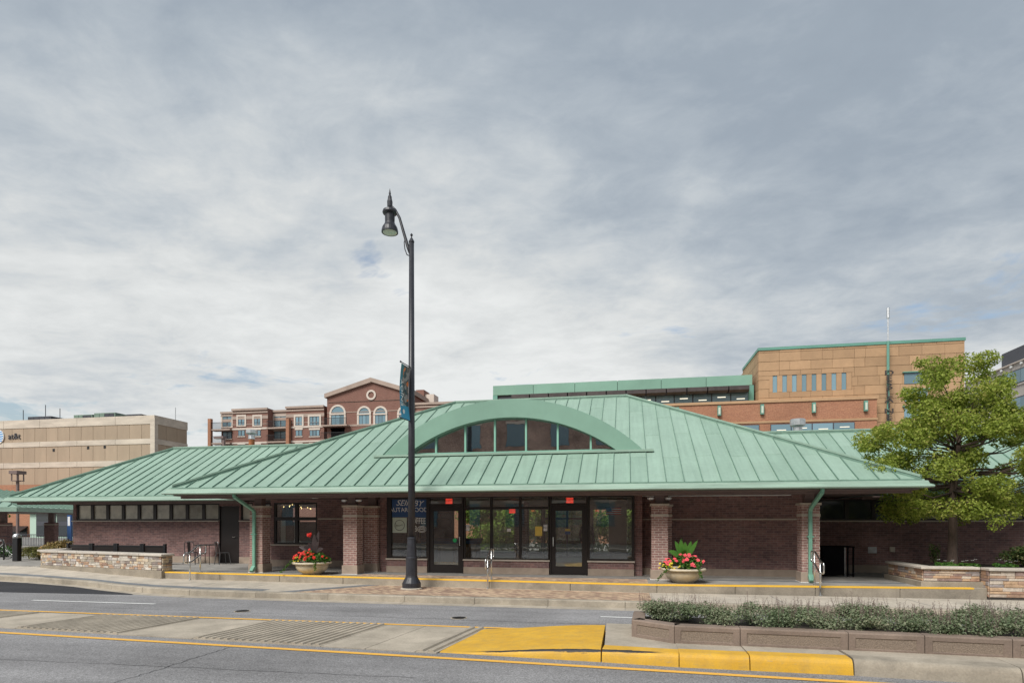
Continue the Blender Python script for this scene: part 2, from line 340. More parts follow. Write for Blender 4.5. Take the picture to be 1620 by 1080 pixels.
M = {}
def patina(name, base, orand):
    m = bpy.data.materials.new(name); m.use_nodes = True; t = m.node_tree; b = t.nodes['Principled BSDF']
    geo = N(t, 'ShaderNodeNewGeometry'); P = geo.outputs['Position']; mpn = N(t, 'ShaderNodeMapping'); mpn.inputs['Scale'].default_value = (9, .55, .55); t.links.new(P, mpn.inputs[0])
    st = ramp(t, nz(t, mpn.outputs[0], 1.0, 6, .62, .3), [(.3, .90), (.7, 1.07)]); bl = ramp(t, nz(t, P, .8, 6, .65, .5), [(.3, .93), (.7, 1.06)]); sm = ramp(t, nz(t, P, 9, 5, .7), [(.3, .95), (.7, 1.05)])
    oi = N(t, 'ShaderNodeObjectInfo'); r = ramp(t, oi.outputs['Random'], [(0, (1-orand, 1-orand*.8, 1-orand*.9)), (1, (1+orand, 1+orand*.8, 1+orand*.9))])
    c = mixc(t, 1.0, mixc(t, 1.0, mixc(t, 1.0, base, st, 'MULTIPLY'), bl, 'MULTIPLY'), mixc(t, 1.0, sm, r, 'MULTIPLY'), 'MULTIPLY')
    rust = ramp(t, nz(t, mpn.outputs[0], 1.7, 5, .6, .4), [(.68, 0), (.8, .35)]); c = mixc(t, rust, c, (.23, .25, .17))
    t.links.new(c, b.inputs['Base Color']); b.inputs['Roughness'].default_value = .55; b.inputs['Specular IOR Level'].default_value = .35
    bn = N(t, 'ShaderNodeBump'); bn.inputs['Strength'].default_value = .22; bn.inputs['Distance'].default_value = .03
    t.links.new(nz(t, P, 2.4, 3, .5), bn.inputs['Height']); t.links.new(bn.outputs[0], b.inputs['Normal']); return m
M['roof'] = patina('patina_copper', (.265, .38, .305), .075)
M['seam'] = mat('patina_seam_shade', (.155, .255, .20), .6, noise_=.2)  # darker than the sheets: shadow along the ribs is put into the colour
M['gutter'] = mat('patina_gutter', (.265, .375, .30), .55, noise_=.25, nscale=1.5, stretch=(.5, 2, 6))
M['dormer'] = mat('patina_dormer', (.20, .345, .265), .5, noise_=.07, nscale=1.2)
M['dspout'] = mat('downspout_green', (.17, .37, .275), .45, noise_=.12, nscale=5)
M['mull'] = mat('mullion_green', (.24, .48, .37), .5)
M['soffit'] = mat('soffit_brown', (.17, .12, .11), .6, noise_=.15)
M['dark'] = mat('dark_bronze', (.018, .013, .012), .4)
M['black'] = mat('black_metal', (.012, .012, .014), .42)
M['brick'] = brick('station_brick', (.265, .15, .135), (.165, .098, .095), (.29, .23, .21), fl=.2)
M['brickcol'] = brick('station_brick_lit', (.38, .225, .195), (.26, .145, .13), (.58, .49, .43), ms=.007, fl=.12)  # paler copy of the wall brick, daylight on the pillars is in the colour
M['limestone'] = mat('limestone', (.50, .44, .37), .8, noise_=.12, nscale=4, bump=.15)
M['basestone'] = mat('base_stone', (.36, .285, .225), .85, noise_=.18, nscale=3, bump=.2)
M['conc'] = concrete('sidewalk_concrete', (.47, .42, .35))
M['plat'] = concrete('platform_concrete', (.33, .315, .29), stain=.3)
M['kerb'] = concrete('kerb_concrete', (.37, .325, .26), stain=.35)
M['median'] = concrete('median_concrete', (.41, .36, .29), stain=.28)
M['step'] = concrete('step_concrete', (.33, .285, .225), stain=.35)
M['precast'] = concrete('precast_brown', (.235, .18, .145), stain=.25)
M['aggr'] = mat('exposed_aggregate', (.25, .195, .15), .9, noise_=.35, nscale=70, bump=.8, bscale=90)
M['asphalt'] = asphalt('asphalt', (.255, .25, .252))
M['asphalt2'] = asphalt('fresh_asphalt', (.045, .045, .05))
M['ground'] = asphalt('ground_paving', (.26, .25, .235), .2)
M['greypave'] = mat('grey_paver_strip', (.17, .18, .19), .85, noise_=.25, nscale=8)
M['pavers'] = pavers('brick_pavers')
M['yel'] = yellow_paint('kerb_yellow', None)
M['yelscuff'] = yellow_paint('kerb_yellow_scuffed', (.030, .066, .45))
M['yline'] = line_paint('road_line_yellow', (.78, .42, .06), .5)
M['wline'] = line_paint('road_line_white', (.72, .72, .70), .7)
M['steel'] = mat('stainless', (.72, .72, .70), .3, 1)
M['galv'] = mat('galvanised', (.55, .56, .57), .4, .8, noise_=.25, nscale=6)
M['gunm'] = mat('gunmetal', (.12, .125, .13), .4, .6)
M['rust'] = mat('rusty_pipe', (.33, .12, .045), .8, noise_=.4, nscale=8)
M['gl'] = glass('shop_glass', (.95, .97, .96), .085)
M['gldorm'] = glass('dormer_glass', (.35, .33, .32), .42)
M['glapt'] = mat('far_window_glass', (.17, .27, .32), .12, 0, .5, orand=.25)
M['gldark'] = mat('dark_window_glass', (.035, .043, .05), .06, 0, .8)
M['blind'] = mat('blind_with_reflection', (.46, .44, .37), .12, 0, .7, noise_=.3, nscale=3.2, orand=.4)  # blind colour; tone changes per pane also paint reflections
M['white'] = mat('white_paint', (.82, .82, .80), .5)
M['paper'] = mat('paper_white', (.72, .73, .74), .7)
M['ypaper'] = mat('paper_yellow', (.75, .55, .12), .7)
M['blue'] = mat('sign_blue', (.022, .075, .21), .45)
M['mint'] = mat('mint_panel', (.42, .55, .46), .6)
M['matte'] = mat('matte_black', (.006, .006, .007), .9, 0, .1)
M['unit'] = mat('unit_green', (.17, .24, .19), .6, noise_=.15)
M['exit'] = emit('exit_red', (1, .07, .04), .5)
M['bulb'] = emit('warm_bulb', (1, .72, .3), 2.2)
M['lit'] = emit('ceiling_light_lit', (1, .9, .7), .8)
M['lens'] = mat('lamp_lens', (.55, .60, .50), .3)
M['lamp'] = mat('lamp_post_black', (.028, .029, .036), .42, noise_=.3, nscale=9)
M['brickapt'] = brick('apartment_brick', (.225, .112, .085), (.185, .09, .07), (.27, .17, .14), fl=.08, bump=.2)
M['bricklib'] = brick('library_brick', (.38, .18, .105), (.33, .15, .09), (.36, .23, .16), bw=.3, bh=.1, fl=.15, bump=.2, nsc=.25)
M['brickold'] = brick('street_brick', (.30, .14, .105), (.22, .10, .08), (.34, .25, .21), fl=.15, bump=.2)
M['apstone'] = mat('apartment_stone', (.60, .52, .45), .8, noise_=.08)
M['apcorn'] = mat('apartment_cornice', (.37, .285, .235), .8, noise_=.15, nscale=.6)
M['libstone'] = mat('library_stone', (.42, .265, .15), .85, noise_=.10, nscale=1.5, orand=.12)
M['libjoint'] = mat('library_joint', (.27, .165, .095), .9)
M['libcap'] = mat('library_copper', (.125, .30, .235), .5, noise_=.12, nscale=.5)
M['libfas'] = mat('library_fascia', (.20, .36, .275), .5, noise_=.12, nscale=.3, orand=.05)
M['awn'] = mat('bronze_awning', (.055, .042, .04), .45, noise_=.35, nscale=1.5)
M['tan'] = mat('tan_panel', (.37, .285, .205), .85, noise_=.09, nscale=.7, orand=.06, stretch=(1, 1, .3))
M['tanband'] = mat('tan_concrete_band', (.54, .47, .39), .85, noise_=.22, nscale=.6, stretch=(.5, 1, 2))
M['offc'] = mat('office_concrete', (.46, .42, .385), .8, noise_=.1, nscale=.5)
M['offd'] = mat('office_dark_metal', (.055, .057, .07), .5, noise_=.2, nscale=.3)
M['bark'] = mat('bark', (.085, .058, .045), .9, noise_=.35, nscale=14, bump=.6, stretch=(3, 3, .6))
M['leaf'] = foliage('maple_leaf', [(.14,.185,.026), (.26,.33,.05), (.38,.45,.085), (.46,.43,.12)], 1.1, .48)
M['leafb'] = foliage('tree_leaf_green', [(.08,.14,.016), (.18,.27,.035), (.30,.38,.07)], .8, .3)
M['cover'] = foliage('cover_leaf', [(.07,.105,.055), (.145,.19,.10), (.23,.27,.165), (.29,.28,.19)], 1.6, .25)
M['spike'] = foliage('dry_spike', [(.20,.135,.13), (.30,.22,.20)], 3, .2)
M['grass'] = foliage('grass_blade', [(.16,.16,.05), (.32,.24,.10), (.40,.25,.10)], 1.2, .2)
M['shrub'] = foliage('shrub_leaf', [(.03,.06,.015), (.07,.12,.03), (.13,.16,.05), (.17,.12,.06)], 2.2, .2)
M['fleaf'] = foliage('bedding_leaf', [(.02,.065,.012), (.05,.14,.02), (.12,.22,.035)], 6, .2)
M['canna'] = foliage('canna_leaf', [(.03,.12,.02), (.10,.25,.035)], 5, .25)
M['cannad'] = foliage('dark_canna_leaf', [(.035,.025,.026), (.075,.055,.055)], 5, .1)
M['red'] = mat('petal_red', (.72, .035, .022), .6, orand=.2)
M['pink'] = mat('petal_pink', (.85, .10, .13), .6, orand=.2)
M['petaly'] = mat('petal_yellow', (.8, .62, .05), .6, orand=.1)
M['petalw'] = mat('petal_white', (.8, .8, .78), .6)
M['bowl'] = mat('bowl_concrete', (.55, .48, .36), .8, noise_=.2, nscale=5, bump=.2, bscale=60)
M['soil'] = mat('soil', (.03, .022, .015), .95, noise_=.3, nscale=20)
M['stone'] = stone_mat('veneer_stone', [S(192,184,172), S(168,158,148), S(200,180,152), S(152,126,110), S(212,204,192), S(178,170,166), S(182,152,128), S(140,128,122), S(204,188,166), S(170,160,144)])
M['stone2'] = stone_mat('ledge_stone', [S(188,170,152), S(170,140,118), S(200,186,170), S(160,150,146), S(172,138,118), S(190,160,130), S(150,128,120)])
M['mortar'] = mat('mortar_backing', (.075, .065, .055), .95)
M['cap'] = concrete('wall_cap', (.52, .47, .41), stain=.2)
M['skin'] = mat('skin', (.35, .19, .13), .6)
M['cloth'] = mat('dark_clothing', (.022, .022, .026), .85)
M['hair'] = mat('dark_hair', (.012, .01, .008), .7)
M['floor'] = mat('tile_floor', (.34, .315, .285), .3, noise_=.15)
M['inter'] = mat('interior_wall', (.68, .58, .47), .8)
M['wood'] = mat('table_wood', (.14, .075, .04), .5)
# ---------------------------------------------------------------- ground, road, sidewalk, median
ZR = -.352
struct(MB().poly([(-1500,-1500,-.375),(1500,-1500,-.375),(1500,1500,-.375),(-1500,1500,-.375)]).build('ground', M['ground']))
struct(MB().poly([(-160,-3,ZR),(160,-3,ZR),(160,16.9,ZR),(-160,16.9,ZR)]).build('road', M['asphalt']))
def strip(pts, w, z, name, m, parent=None):
    b = MB(); L = []
    for i, p in enumerate(pts):
        a = Vector(pts[max(i-1,0)]); c = Vector(pts[min(i+1,len(pts)-1)]); d = (c-a).normalized(); n = Vector((-d.y, d.x))*w/2; p = Vector(p)
        L.append((p+n, p-n))
    for (a, b_), (c, d) in zip(L, L[1:]): b.poly([(b_.x,b_.y,z),(d.x,d.y,z),(c.x,c.y,z),(a.x,a.y,z)])
    return b.build(name, m, parent)
road_marks = [
    ('lane_line', [(-60,11.05),(-13.64,10.86),(-2.94,10.76),(1,10.80),(40,10.9)], .11, M['yline']),
    ('lane_line', [(-60,11.1),(-10.93,8.67),(-2.6,8.25),(2.97,7.95),(40,6.2)], .115, M['yline']),
    ('lane_line', [(-26,12.36),(-23,12.36)], .1, M['wline']), ('lane_line', [(-14.6,12.37),(-11.05,12.35)], .1, M['wline']), ('lane_line', [(-.5,12.43),(3,12.43)], .1, M['wline'])]
for n_, p_, w_, m_ in road_marks: struct(strip(p_, w_, ZR+.008, n_, m_))
struct(MB().poly([(x,y,ZR+.005) for x, y in [(-40,13.45),(-17.3,13.62),(-13.0,13.78),(-13.55,14.22),(-16.75,15.35),(-19.0,15.93),(-24,16.3),(-40,16.3)]]).build('asphalt_patch', M['asphalt2']))
def jag(a, b, n, amp):
    a = Vector(a); b = Vector(b); d = b-a; q = Vector((-d.y, d.x)).normalized()
    return [tuple(a+d*(i/n)+q*(random.uniform(-amp, amp) if 0 < i < n else 0)) for i in range(n+1)]
struct(strip(jag((-6.1,8.42),(-6.15,6.0),30,.03), .010, ZR+.004, 'road_crack', M['asphalt2']))
struct(strip(jag((1.2,7.6),(3.6,6.6),18,.03), .010, ZR+.004, 'road_crack', M['asphalt2']))
struct(strip(jag((-13.5,8.6),(-12.2,6.6),18,.03), .009, ZR+.004, 'road_crack', M['asphalt2']))
struct(strip(jag((-12,11.6),(2,11.5),60,.03), .012, ZR+.004, 'road_crack', M['asphalt2']))
struct(strip(jag((-9.4,7.0),(-2.6,7.15),40,.02), .008, ZR+.004, 'road_crack', M['asphalt2']))
for x, y, lb in ((-8.3, 11.75, 'round iron utility cover in the far lane left of the lamp post'), (-3.35, 11.75, 'round iron utility cover in the far lane right of the lamp post')):
    t = thing('utility_cover', lb, 'manhole cover', (x, y, ZR), group='iron covers in the far lane')
    MB().lathe([(.17,0),(.17,.006)], n=24).build('rim', M['kerb'], t, local=True); MB().lathe([(.145,.002),(.145,.010)], n=24).build('lid', M['black'], t, local=True)
# platform (raised floor the station stands on)
PE = [(-14.5,16.6),(-8.1,16.15),(.8,15.62),(4.65,15.95),(8.6,16.28)]
plat = MB().ext([(x,y,-.6) for x, y in [(-60,18.5),(-20.8,18.05)]+PE+[(26,16.28),(26,33),(-60,33)]], (0,0,.6)).build('station_platform', [M['plat']]); struct(plat)
def along(poly, step):
    out = []
    for a, b in zip(poly, poly[1:]):
        a = Vector(a); b = Vector(b); n = max(1, round((b-a).length/step))
        for i in range(n): out.append((a+(b-a)*i/n, a+(b-a)*(i+1)/n))
    return out
for a, b in along(PE, 2.4):      # step edging blocks with a yellow nosing
    d = (b-a).normalized(); q = Vector((-d.y, d.x)); g = d*.006; a2, b2 = a+g, b-g
    MB().ext([(*(a2-q*.035),-.5),(*(b2-q*.035),-.5),(*(b2+q*.3),-.5),(*(a2+q*.3),-.5)], (0,0,.512)).build('step_block', M['step'], plat, bevel=.012)
mb = MB(); NP = [Vector(p) for p in PE[:-1]]+[Vector((8.3,16.255))]
for a, b_ in zip(NP, NP[1:]):
    q = Vector((-(b_-a).y, (b_-a).x)).normalized(); mb.ext([(*(a-q*.04),-.018),(*(b_-q*.04),-.018),(*(b_+q*.10),-.018),(*(a+q*.10),-.018)], (0,0,.036))
struct(mb.build('step_nosing_line', line_paint('nosing_yellow', (.85,.50,.05), .25)))
pav = MB(); pav.poly([(x,y,.006) for x, y in [(-7.9,16.45),(.6,15.98),(.6,17.1),(-7.9,17.1)]]).build('paver_band', M['pavers'], plat)
MB().poly([(-14.2,17.1,.005),(7.2,17.1,.005),(7.2,17.35,.005),(-14.2,17.35,.005)]).build('grey_band', M['greypave'], plat)
# sidewalk in front of the step
KC = [(-34,17.9),(-24,16.85),(-20.67,16.4),(-18.76,16.08),(-16.33,15.45),(-14.6,14.75),(-13.12,14.25),(-11.4,13.95),(-9.37,13.85),(-5.3,13.78),(0,13.78),(30,13.78)]
IN = [(-34,18.4),(-24,18.2),(-20.8,18.06),(-18.5,17.5),(-16.5,17.05),(-14.6,16.6),(-13.1,16.48),(-11.4,16.37),(-9.37,16.22),(-5.3,15.97),(.8,15.62),(30,15.9)]
ZI = [-.02,-.02,-.03,-.09,-.15,-.195]+[-.2]*6; ZO = [-.2]*12
b = MB()
for i in range(11):
    b.poly([(*KC[i],ZO[i]),(*KC[i+1],ZO[i+1]),(*IN[i+1],ZI[i+1]),(*IN[i],ZI[i])])
side = struct(b.build('sidewalk', M['conc']))
def side_strip(fr0, fr1, i0, i1, m, name, z=.004):
    b = MB()
    for i in range(i0, i1):
        q = []
        for j, fr in ((i,fr0),(i+1,fr0),(i+1,fr1),(i,fr1)):
            q.append((KC[j][0]+(IN[j][0]-KC[j][0])*fr, KC[j][1]+(IN[j][1]-KC[j][1])*fr, ZO[j]+(ZI[j]-ZO[j])*fr+z))
        b.poly(q)
    return b.build(name, m, side)
side_strip(.10,.26,0,8,M['greypave'],'grey_band')
MB().poly([(x,y,-.196) for x, y in [(-8.4,13.99),(.6,13.97),(.6,15.52),(-6.9,15.97)]]).build('paver_field', M['pavers'], side)
MB().poly([(x,y,-.194) for x, y in [(-8.85,13.99),(-8.4,13.99),(-6.9,15.97),(-7.35,15.99)]]).build('grey_band', M['greypave'], side)
for x in (-17.5,-15.4,-11.9,-10.2,3.5,6.5,9.5): MB().box(x-.006,x+.006,14.3,15.6,-.1985,-.1975).build('joint', M['greypave'], side)
for x, w in (): MB().poly([(x,13.99,-.196),(x+w,13.99,-.196),(x+w,15.7,-.196),(x,15.7,-.196)]).build('grey_band', M['greypave'], side)
kerb = bpy.data.objects.new('kerb', None); C.objects.link(kerb); W['kerb'] = Vector(); kerb['kind'] = 'structure'
for i, (a, b_) in enumerate(along(KC, 1.75)):
    d = (b_-a).normalized(); q = Vector((-d.y, d.x)); a2, b2 = a+d*.005, b_-d*.005
    mb = MB(); prof = [(.0,-.5),(-.035,-.345),(-.03,-.215),(-.012,-.196),(.15,-.1935),(.15,-.5)]
    mb.ext([(a2.x+q.x*u, a2.y+q.y*u, z) for u, z in prof], (b2.x-a2.x, b2.y-a2.y, 0)); mb.build('kerb_stone', M['kerb'], kerb)
    mb = MB(); mb.ext([(a2.x+q.x*u, a2.y+q.y*u, z) for u, z in [(-.36,-.5),(-.36,-.348),(-.036,-.343),(-.036,-.5)]], (b2.x-a2.x, b2.y-a2.y, 0)); mb.build('gutter_slab', M['median'], kerb)
# median: flush ribbed concrete, then the raised yellow nose and the planter island
med = bpy.data.objects.new('median', None); C.objects.link(med); W['median'] = Vector(); med['kind'] = 'structure'
def ny(x): return 9.03-.0628*(x+11.4)+.03
MF = 10.64; MZ = -.335
def slab(x0, x1, ribbed):
    mb = MB(); lean = .28
    c = [(x0,ny(x0)),(x1,ny(x1)),(x1+lean,MF),(x0+lean,MF)]
    mb.ext([(x,y,-.5) for x, y in c], (0,0,.5+MZ))
    if ribbed:
        n = max(2, int((x1-x0)/.14))
        for i in range(n):
            xa = x0+(i+.12)*(x1-x0)/n; w = (x1-x0)/n*.62
            pr_ = [(0,0),(w*.13,.027),(w*.82,.027),(w,0)]
            A = Vector((xa,ny(xa)+.02,MZ+.0005)); B = Vector((xa+lean,MF-.02,MZ+.0005))
            mb.ext([A+Vector((u,0,z)) for u, z in pr_], B-A)
    mb.build('ribbed_slab' if ribbed else 'slab', M['median'], med)
xs_ = [(-34.5,-32.2,1),(-32.2,-30.6,0),(-30.6,-28.2,1),(-28.2,-26.6,0),(-26.6,-24.3,1),(-24.3,-22.7,0),(-22.7,-20.3,1),(-20.3,-18.7,0),(-18.7,-16.4,1),(-16.4,-14.9,0),(-14.9,-12.6,1),(-12.6,-11.05,0),(-11.05,-8.7,1),(-8.7,-7.15,0),(-7.15,-4.72,1),(-4.72,-3.95,0),(-3.95,-3.12,0),(-3.12,-2.77,1)]
for x0, x1, rb in xs_: slab(x0+.006, x1-.006, rb)
NK = [(-2.76,8.60),(-.33,8.44),(.72,8.34),(1.63,8.33),(2.89,8.31),(4.7,8.15),(6.5,8.03),(8.3,7.93),(10.1,7.84),(11.9,7.75),(13.7,7.66),(15.5,7.6)]
KP = [(0,0),(.010,.30),(.018,.55),(.026,.70),(.036,.80),(.048,.88),(.062,.94),(.078,.98),(.098,1.0),(.30,1.015),(.9,1.02)]   # kerb profile: inset, share of height
# yellow nose
nx = 14; vs = []; rows = []
for i in range(nx+1):
    s_ = i/nx; x = -2.755+s_*2.415; h = .012+.163*(s_*s_*(3-2*s_))**.9; y0 = 8.60+s_*(-.16)
    row = [(x, y0+u*(1 if u < .3 else 1), ZR-.02+.02+(h*k)) for u, k in KP] + [(x, 10.45, ZR+h*1.02), (x, 10.55, ZR+h*.9), (x, 10.60, ZR-.03)]
    row[0] = (x, y0, ZR-.04); rows.append(row)
mb = MB(); k = len(rows[0]); mb.add([p for r in rows for p in r], [(i*k+j, (i+1)*k+j, (i+1)*k+j+1, i*k+j+1) for i in range(nx) for j in range(k-1)])
mb.add([rows[-1][j] for j in range(k)], [tuple(range(k))]); mb.build('painted_nose', M['yelscuff'], med, smooth=False)
for i in range(1, len(NK)-1):
    a = Vector(NK[i]); b_ = Vector(NK[i+1]); d = (b_-a).normalized(); q = Vector((-d.y, d.x)); e = .007
    a2, b2 = a+d*e, b_-d*e; h = .175+.03*min(1, i/4)
    mb = MB(); mb.ext([(a2.x+q.x*u, a2.y+q.y*u, ZR-.03 if k_ == 0 else ZR+h*k_) for u, k_ in KP[:10]]+[(a2.x+q.x*.30, a2.y+q.y*.30, ZR-.03)], (b2.x-a2.x, b2.y-a2.y, 0))
    mb.build('kerb_stone', M['yelscuff'] if i == 1 else M['yel'] if i < 4 else M['kerb'], med)
    mb = MB(); mb.ext([(a2.x+q.x*.306, a2.y+q.y*.306, -.5),(b2.x+q.x*.306, b2.y+q.y*.306, -.5),(b2.x, 10.6, -.5),(a2.x, 10.6, -.5)], (0,0,.5+ZR+h*1.01)); mb.build('slab', M['median'], med)
# ---------------------------------------------------------------- station building
ST = thing('station_building', 'long brown brick station with green seamed copper hip roof and arched dormer', 'building', (-3.5,21,0))
EZ = 2.64; MX0, MX1, MY0, MYR = -13.7, 7.05, 16.0, 23.0; SL = .529
RZ = EZ+SL*(MYR-MY0)
roof = MB()
# hidden slopes (sides and back) as plain sheets, ridge and hip caps
def sheet(mb, pts): mb.ext(pts, (0,0,-.05))
sheet(roof, [(MX0,MY0+.0,EZ-.03),(MX0,30,EZ-.03),(MX0+7,MYR,RZ-.03)]); sheet(roof, [(MX1,30,EZ-.03),(MX1,MY0,EZ-.03),(MX1-7,MYR,RZ-.03)])
sheet(roof, [(MX1,30,EZ-.03),(MX1-7,MYR,RZ-.03),(MX0+7,MYR,RZ-.03),(MX0,30,EZ-.03)])
LX0, LYE, LYR, LZE, LSL = -24.1, 19.5, 23.52, 2.59, .565; LZR = LZE+LSL*(LYR-LYE)
sheet(roof, [(LX0,LYE,LZE-.03),(LX0+4.02,LYR,LZR-.03),(LX0,27.54,LZE-.03)]); sheet(roof, [(LX0,27.54,LZE-.03),(LX0+4.02,LYR,LZR-.03),(-9.5,LYR,LZR-.03),(-9.5,27.54,LZE-.03)])
sheet(roof, [(3.2,LYR,LZR-.03),(26,LYR,LZR-.03),(26,27.54,LZE-.03),(3.2,27.54,LZE-.03)])
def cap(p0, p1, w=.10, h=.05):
    roof.k = 1; roof.beam((p0[0],p0[1],p0[2]+.0), (p1[0],p1[1],p1[2]), w*.72, .09); roof.k = 0; roof.beam((p0[0],p0[1],p0[2]+.07), (p1[0],p1[1],p1[2]+.07), w, h)  # darker strip below each cap paints its shadow
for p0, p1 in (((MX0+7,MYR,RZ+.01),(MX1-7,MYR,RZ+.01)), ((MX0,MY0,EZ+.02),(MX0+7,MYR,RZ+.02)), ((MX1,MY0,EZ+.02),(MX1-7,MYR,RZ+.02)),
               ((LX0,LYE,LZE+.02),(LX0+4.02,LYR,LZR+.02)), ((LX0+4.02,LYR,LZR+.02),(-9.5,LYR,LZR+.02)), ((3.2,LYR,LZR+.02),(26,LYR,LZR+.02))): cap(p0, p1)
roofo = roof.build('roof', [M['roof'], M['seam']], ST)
def clip(poly, ax, val, keep_greater):
    out = []
    for i in range(len(poly)):
        p, q = poly[i], poly[(i+1) % len(poly)]
        ip = (p[ax] >= val) == keep_greater or abs(p[ax]-val) < 1e-9; iq = (q[ax] >= val) == keep_greater or abs(q[ax]-val) < 1e-9
        if ip: out.append(p)
        if ip != iq:
            t = (val-p[ax])/(q[ax]-p[ax]); out.append((p[0]+(q[0]-p[0])*t, p[1]+(q[1]-p[1])*t))
    return out
def clipline(poly, a, b):      # keep what lies above (greater y) the line a-b
    f = lambda p: p[1]-(a[1]+(b[1]-a[1])*(p[0]-a[0])/(b[0]-a[0])); out = []
    for i in range(len(poly)):
        p, q = poly[i], poly[(i+1) % len(poly)]; fp, fq = f(p), f(q)
        if fp >= 0: out.append(p)
        if (fp >= 0) != (fq >= 0):
            t = fp/(fp-fq); out.append((p[0]+(q[0]-p[0])*t, p[1]+(q[1]-p[1])*t))
    return out
DCX, DHW, DY, DZB = -3.56, 4.13, 18.0, 3.70      # dormer: centre, half chord, front plane, base height
DR = (DHW**2+1.70**2)/(2*1.70); DCZ = DZB+1.70-DR
def dz(x):
    return DCZ+math.sqrt(max(DR*DR-(x-DCX)**2, .01))
def panel(poly, zf, xl, lift, mats):
    """one sheet of roofing: plan polygon lifted to the slope, with its standing seam on the left edge"""
    if len(poly) < 3: return
    ar = 0
    for i in range(len(poly)):
        p, q = poly[i], poly[(i+1) % len(poly)]; ar += p[0]*q[1]-q[0]*p[1]
    if abs(ar) < .01: return
    mb = MB(); mb.ext([(x, y, zf(y)+lift) for x, y in poly], (0,0,-.03))
    ys = [y for x, y in poly if abs(x-xl) < .012]
    if len(ys) >= 2 and max(ys)-min(ys) > .05:
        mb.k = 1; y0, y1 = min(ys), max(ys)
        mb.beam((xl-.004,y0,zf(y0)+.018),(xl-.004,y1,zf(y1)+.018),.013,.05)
    mb.build('roof_panel', mats, roofo)
def slope(region, x0, x1, sp, zf, cuts, dormer=False):
    n = round((x1-x0)/sp); sp = (x1-x0)/n
    for i in range(n):
        xa, xb = x0+i*sp+.004, x0+(i+1)*sp-.004
        st = clip(clip(region, 0, xa, True), 0, xb, False)
        if len(st) < 3: continue
        parts = [st]
        if dormer and DCX-DHW < xb and xa < DCX+DHW:
            lo = clip(st, 1, DY+.02, False); ya = MY0+(dz(max(xa, DCX-DHW))-EZ)/SL; yb = MY0+(dz(min(xb, DCX+DHW))-EZ)/SL
            hi = clipline(st, (xa, ya-.12), (xb, yb-.12)) if min(ya, yb) < MYR-.3 else []
            parts = [lo, hi]
        for p in parts:
            if len(p) < 3: continue
            ys = [q[1] for q in p]; lo_, hi_ = min(ys), max(ys); cs = [c for c in cuts[i % len(cuts)] if lo_+.5 < c < hi_-.3]
            ed = [lo_-1]+cs+[hi_+1]
            for j, (e0, e1) in enumerate(zip(ed, ed[1:])):
                pp = clip(clip(p, 1, e0+(.0 if j == 0 else -.02), True), 1, e1-.012, False)
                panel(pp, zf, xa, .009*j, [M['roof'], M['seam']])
slope([(MX0,MY0),(MX1,MY0),(MX1-7,MYR),(MX0+7,MYR)], MX0, MX1, .46, lambda y: EZ+SL*(y-MY0), [(17.55,20.7),(19.3,),(17.62,21.4),(19.2,21.9)], True)
slope([(LX0,LYE),(-13.7,LYE),(-9.5,LYR),(LX0+4.02,LYR)], LX0, -9.5, .44, lambda y: LZE+LSL*(y-LYE), [(20.9,),(22.4,),(),(21.8,)])
slope([(7.3,LYE),(26,LYE),(26,LYR),(3.2,LYR)], 3.2, 26, .46, lambda y: LZE+LSL*(y-LYE), [(21.2,),(22.4,),(),(20.6,)])
# gutters
def gutter(pts, z, name='gutter'):
    prof = [(0,.015),(-.05,.015),(-.055,-.02),(-.11,-.03),(-.135,-.10),(-.20,-.135),(-.215,-.165),(-.20,-.19),(0,-.20)]
    mb = MB(); n = len(prof); V_ = []
    for x, y, sx, sy in pts: V_ += [(x+sx*(-u), y-sy*(-u), z+h) for u, h in prof]
    mb.add(V_, [(i*n+j, i*n+(j+1) % n, (i+1)*n+(j+1) % n, (i+1)*n+j) for i in range(len(pts)-1) for j in range(n)]+[tuple(range(n)), tuple(range((len(pts)-1)*n, len(pts)*n))])
    return mb.build(name, M['gutter'], ST)
gutter([(MX0,30,-1,0),(MX0,MY0,-1,1),(MX1,MY0,1,1),(MX1,30,1,0)], EZ)
gutter([(LX0,27.5,-1,0),(LX0,LYE,-1,1),(-14.0,LYE,0,1)], LZE); gutter([(7.6,LYE,0,1),(26,LYE,0,1)], LZE)
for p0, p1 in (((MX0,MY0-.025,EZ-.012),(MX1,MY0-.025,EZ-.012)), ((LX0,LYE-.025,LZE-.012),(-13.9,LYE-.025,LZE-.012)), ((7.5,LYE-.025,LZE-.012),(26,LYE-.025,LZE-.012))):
    MB().beam(p0, p1, .075, .058).build('eave_gap_shade', M['seam'], ST)  # dark strip painted in for the shaded gap between roof edge and gutter
# soffits and beams
mb = MB(); mb.box(MX0+.02,MX1-.02,MY0+.02,29.9,2.40,2.435); mb.box(MX0+.06,MX1-.06,MY0+.28,MY0+.42,2.33,2.399)
mb.build('soffit', M['soffit'], ST)
mb = MB(); mb.box(LX0+.02,MX0,LYE+.02,27.4,2.352,2.385); mb.box(LX0+.1,MX0,LYE+.2,LYE+.3,2.29,2.351); mb.build('soffit', M['soffit'], ST)
mb = MB(); mb.box(MX1,26,LYE+.02,27.4,2.352,2.385); mb.box(MX1+.02,26,LYE+.2,LYE+.3,2.29,2.351); mb.build('soffit', M['soffit'], ST)
for x, y, z in ((-10.2,18.3,2.40),(-12.6,17.2,2.40),(-6.6,17,2.40),(-.6,17,2.40),(2.7,17.2,2.40),(5.9,17.6,2.40),(6.4,16.8,2.40),(-18,20.0,2.352),(-22,20,2.352)):
    MB().lathe([(.10,-.012),(.10,.004)], (x,y,z), 16).build('soffit_light', M['white'], ST)
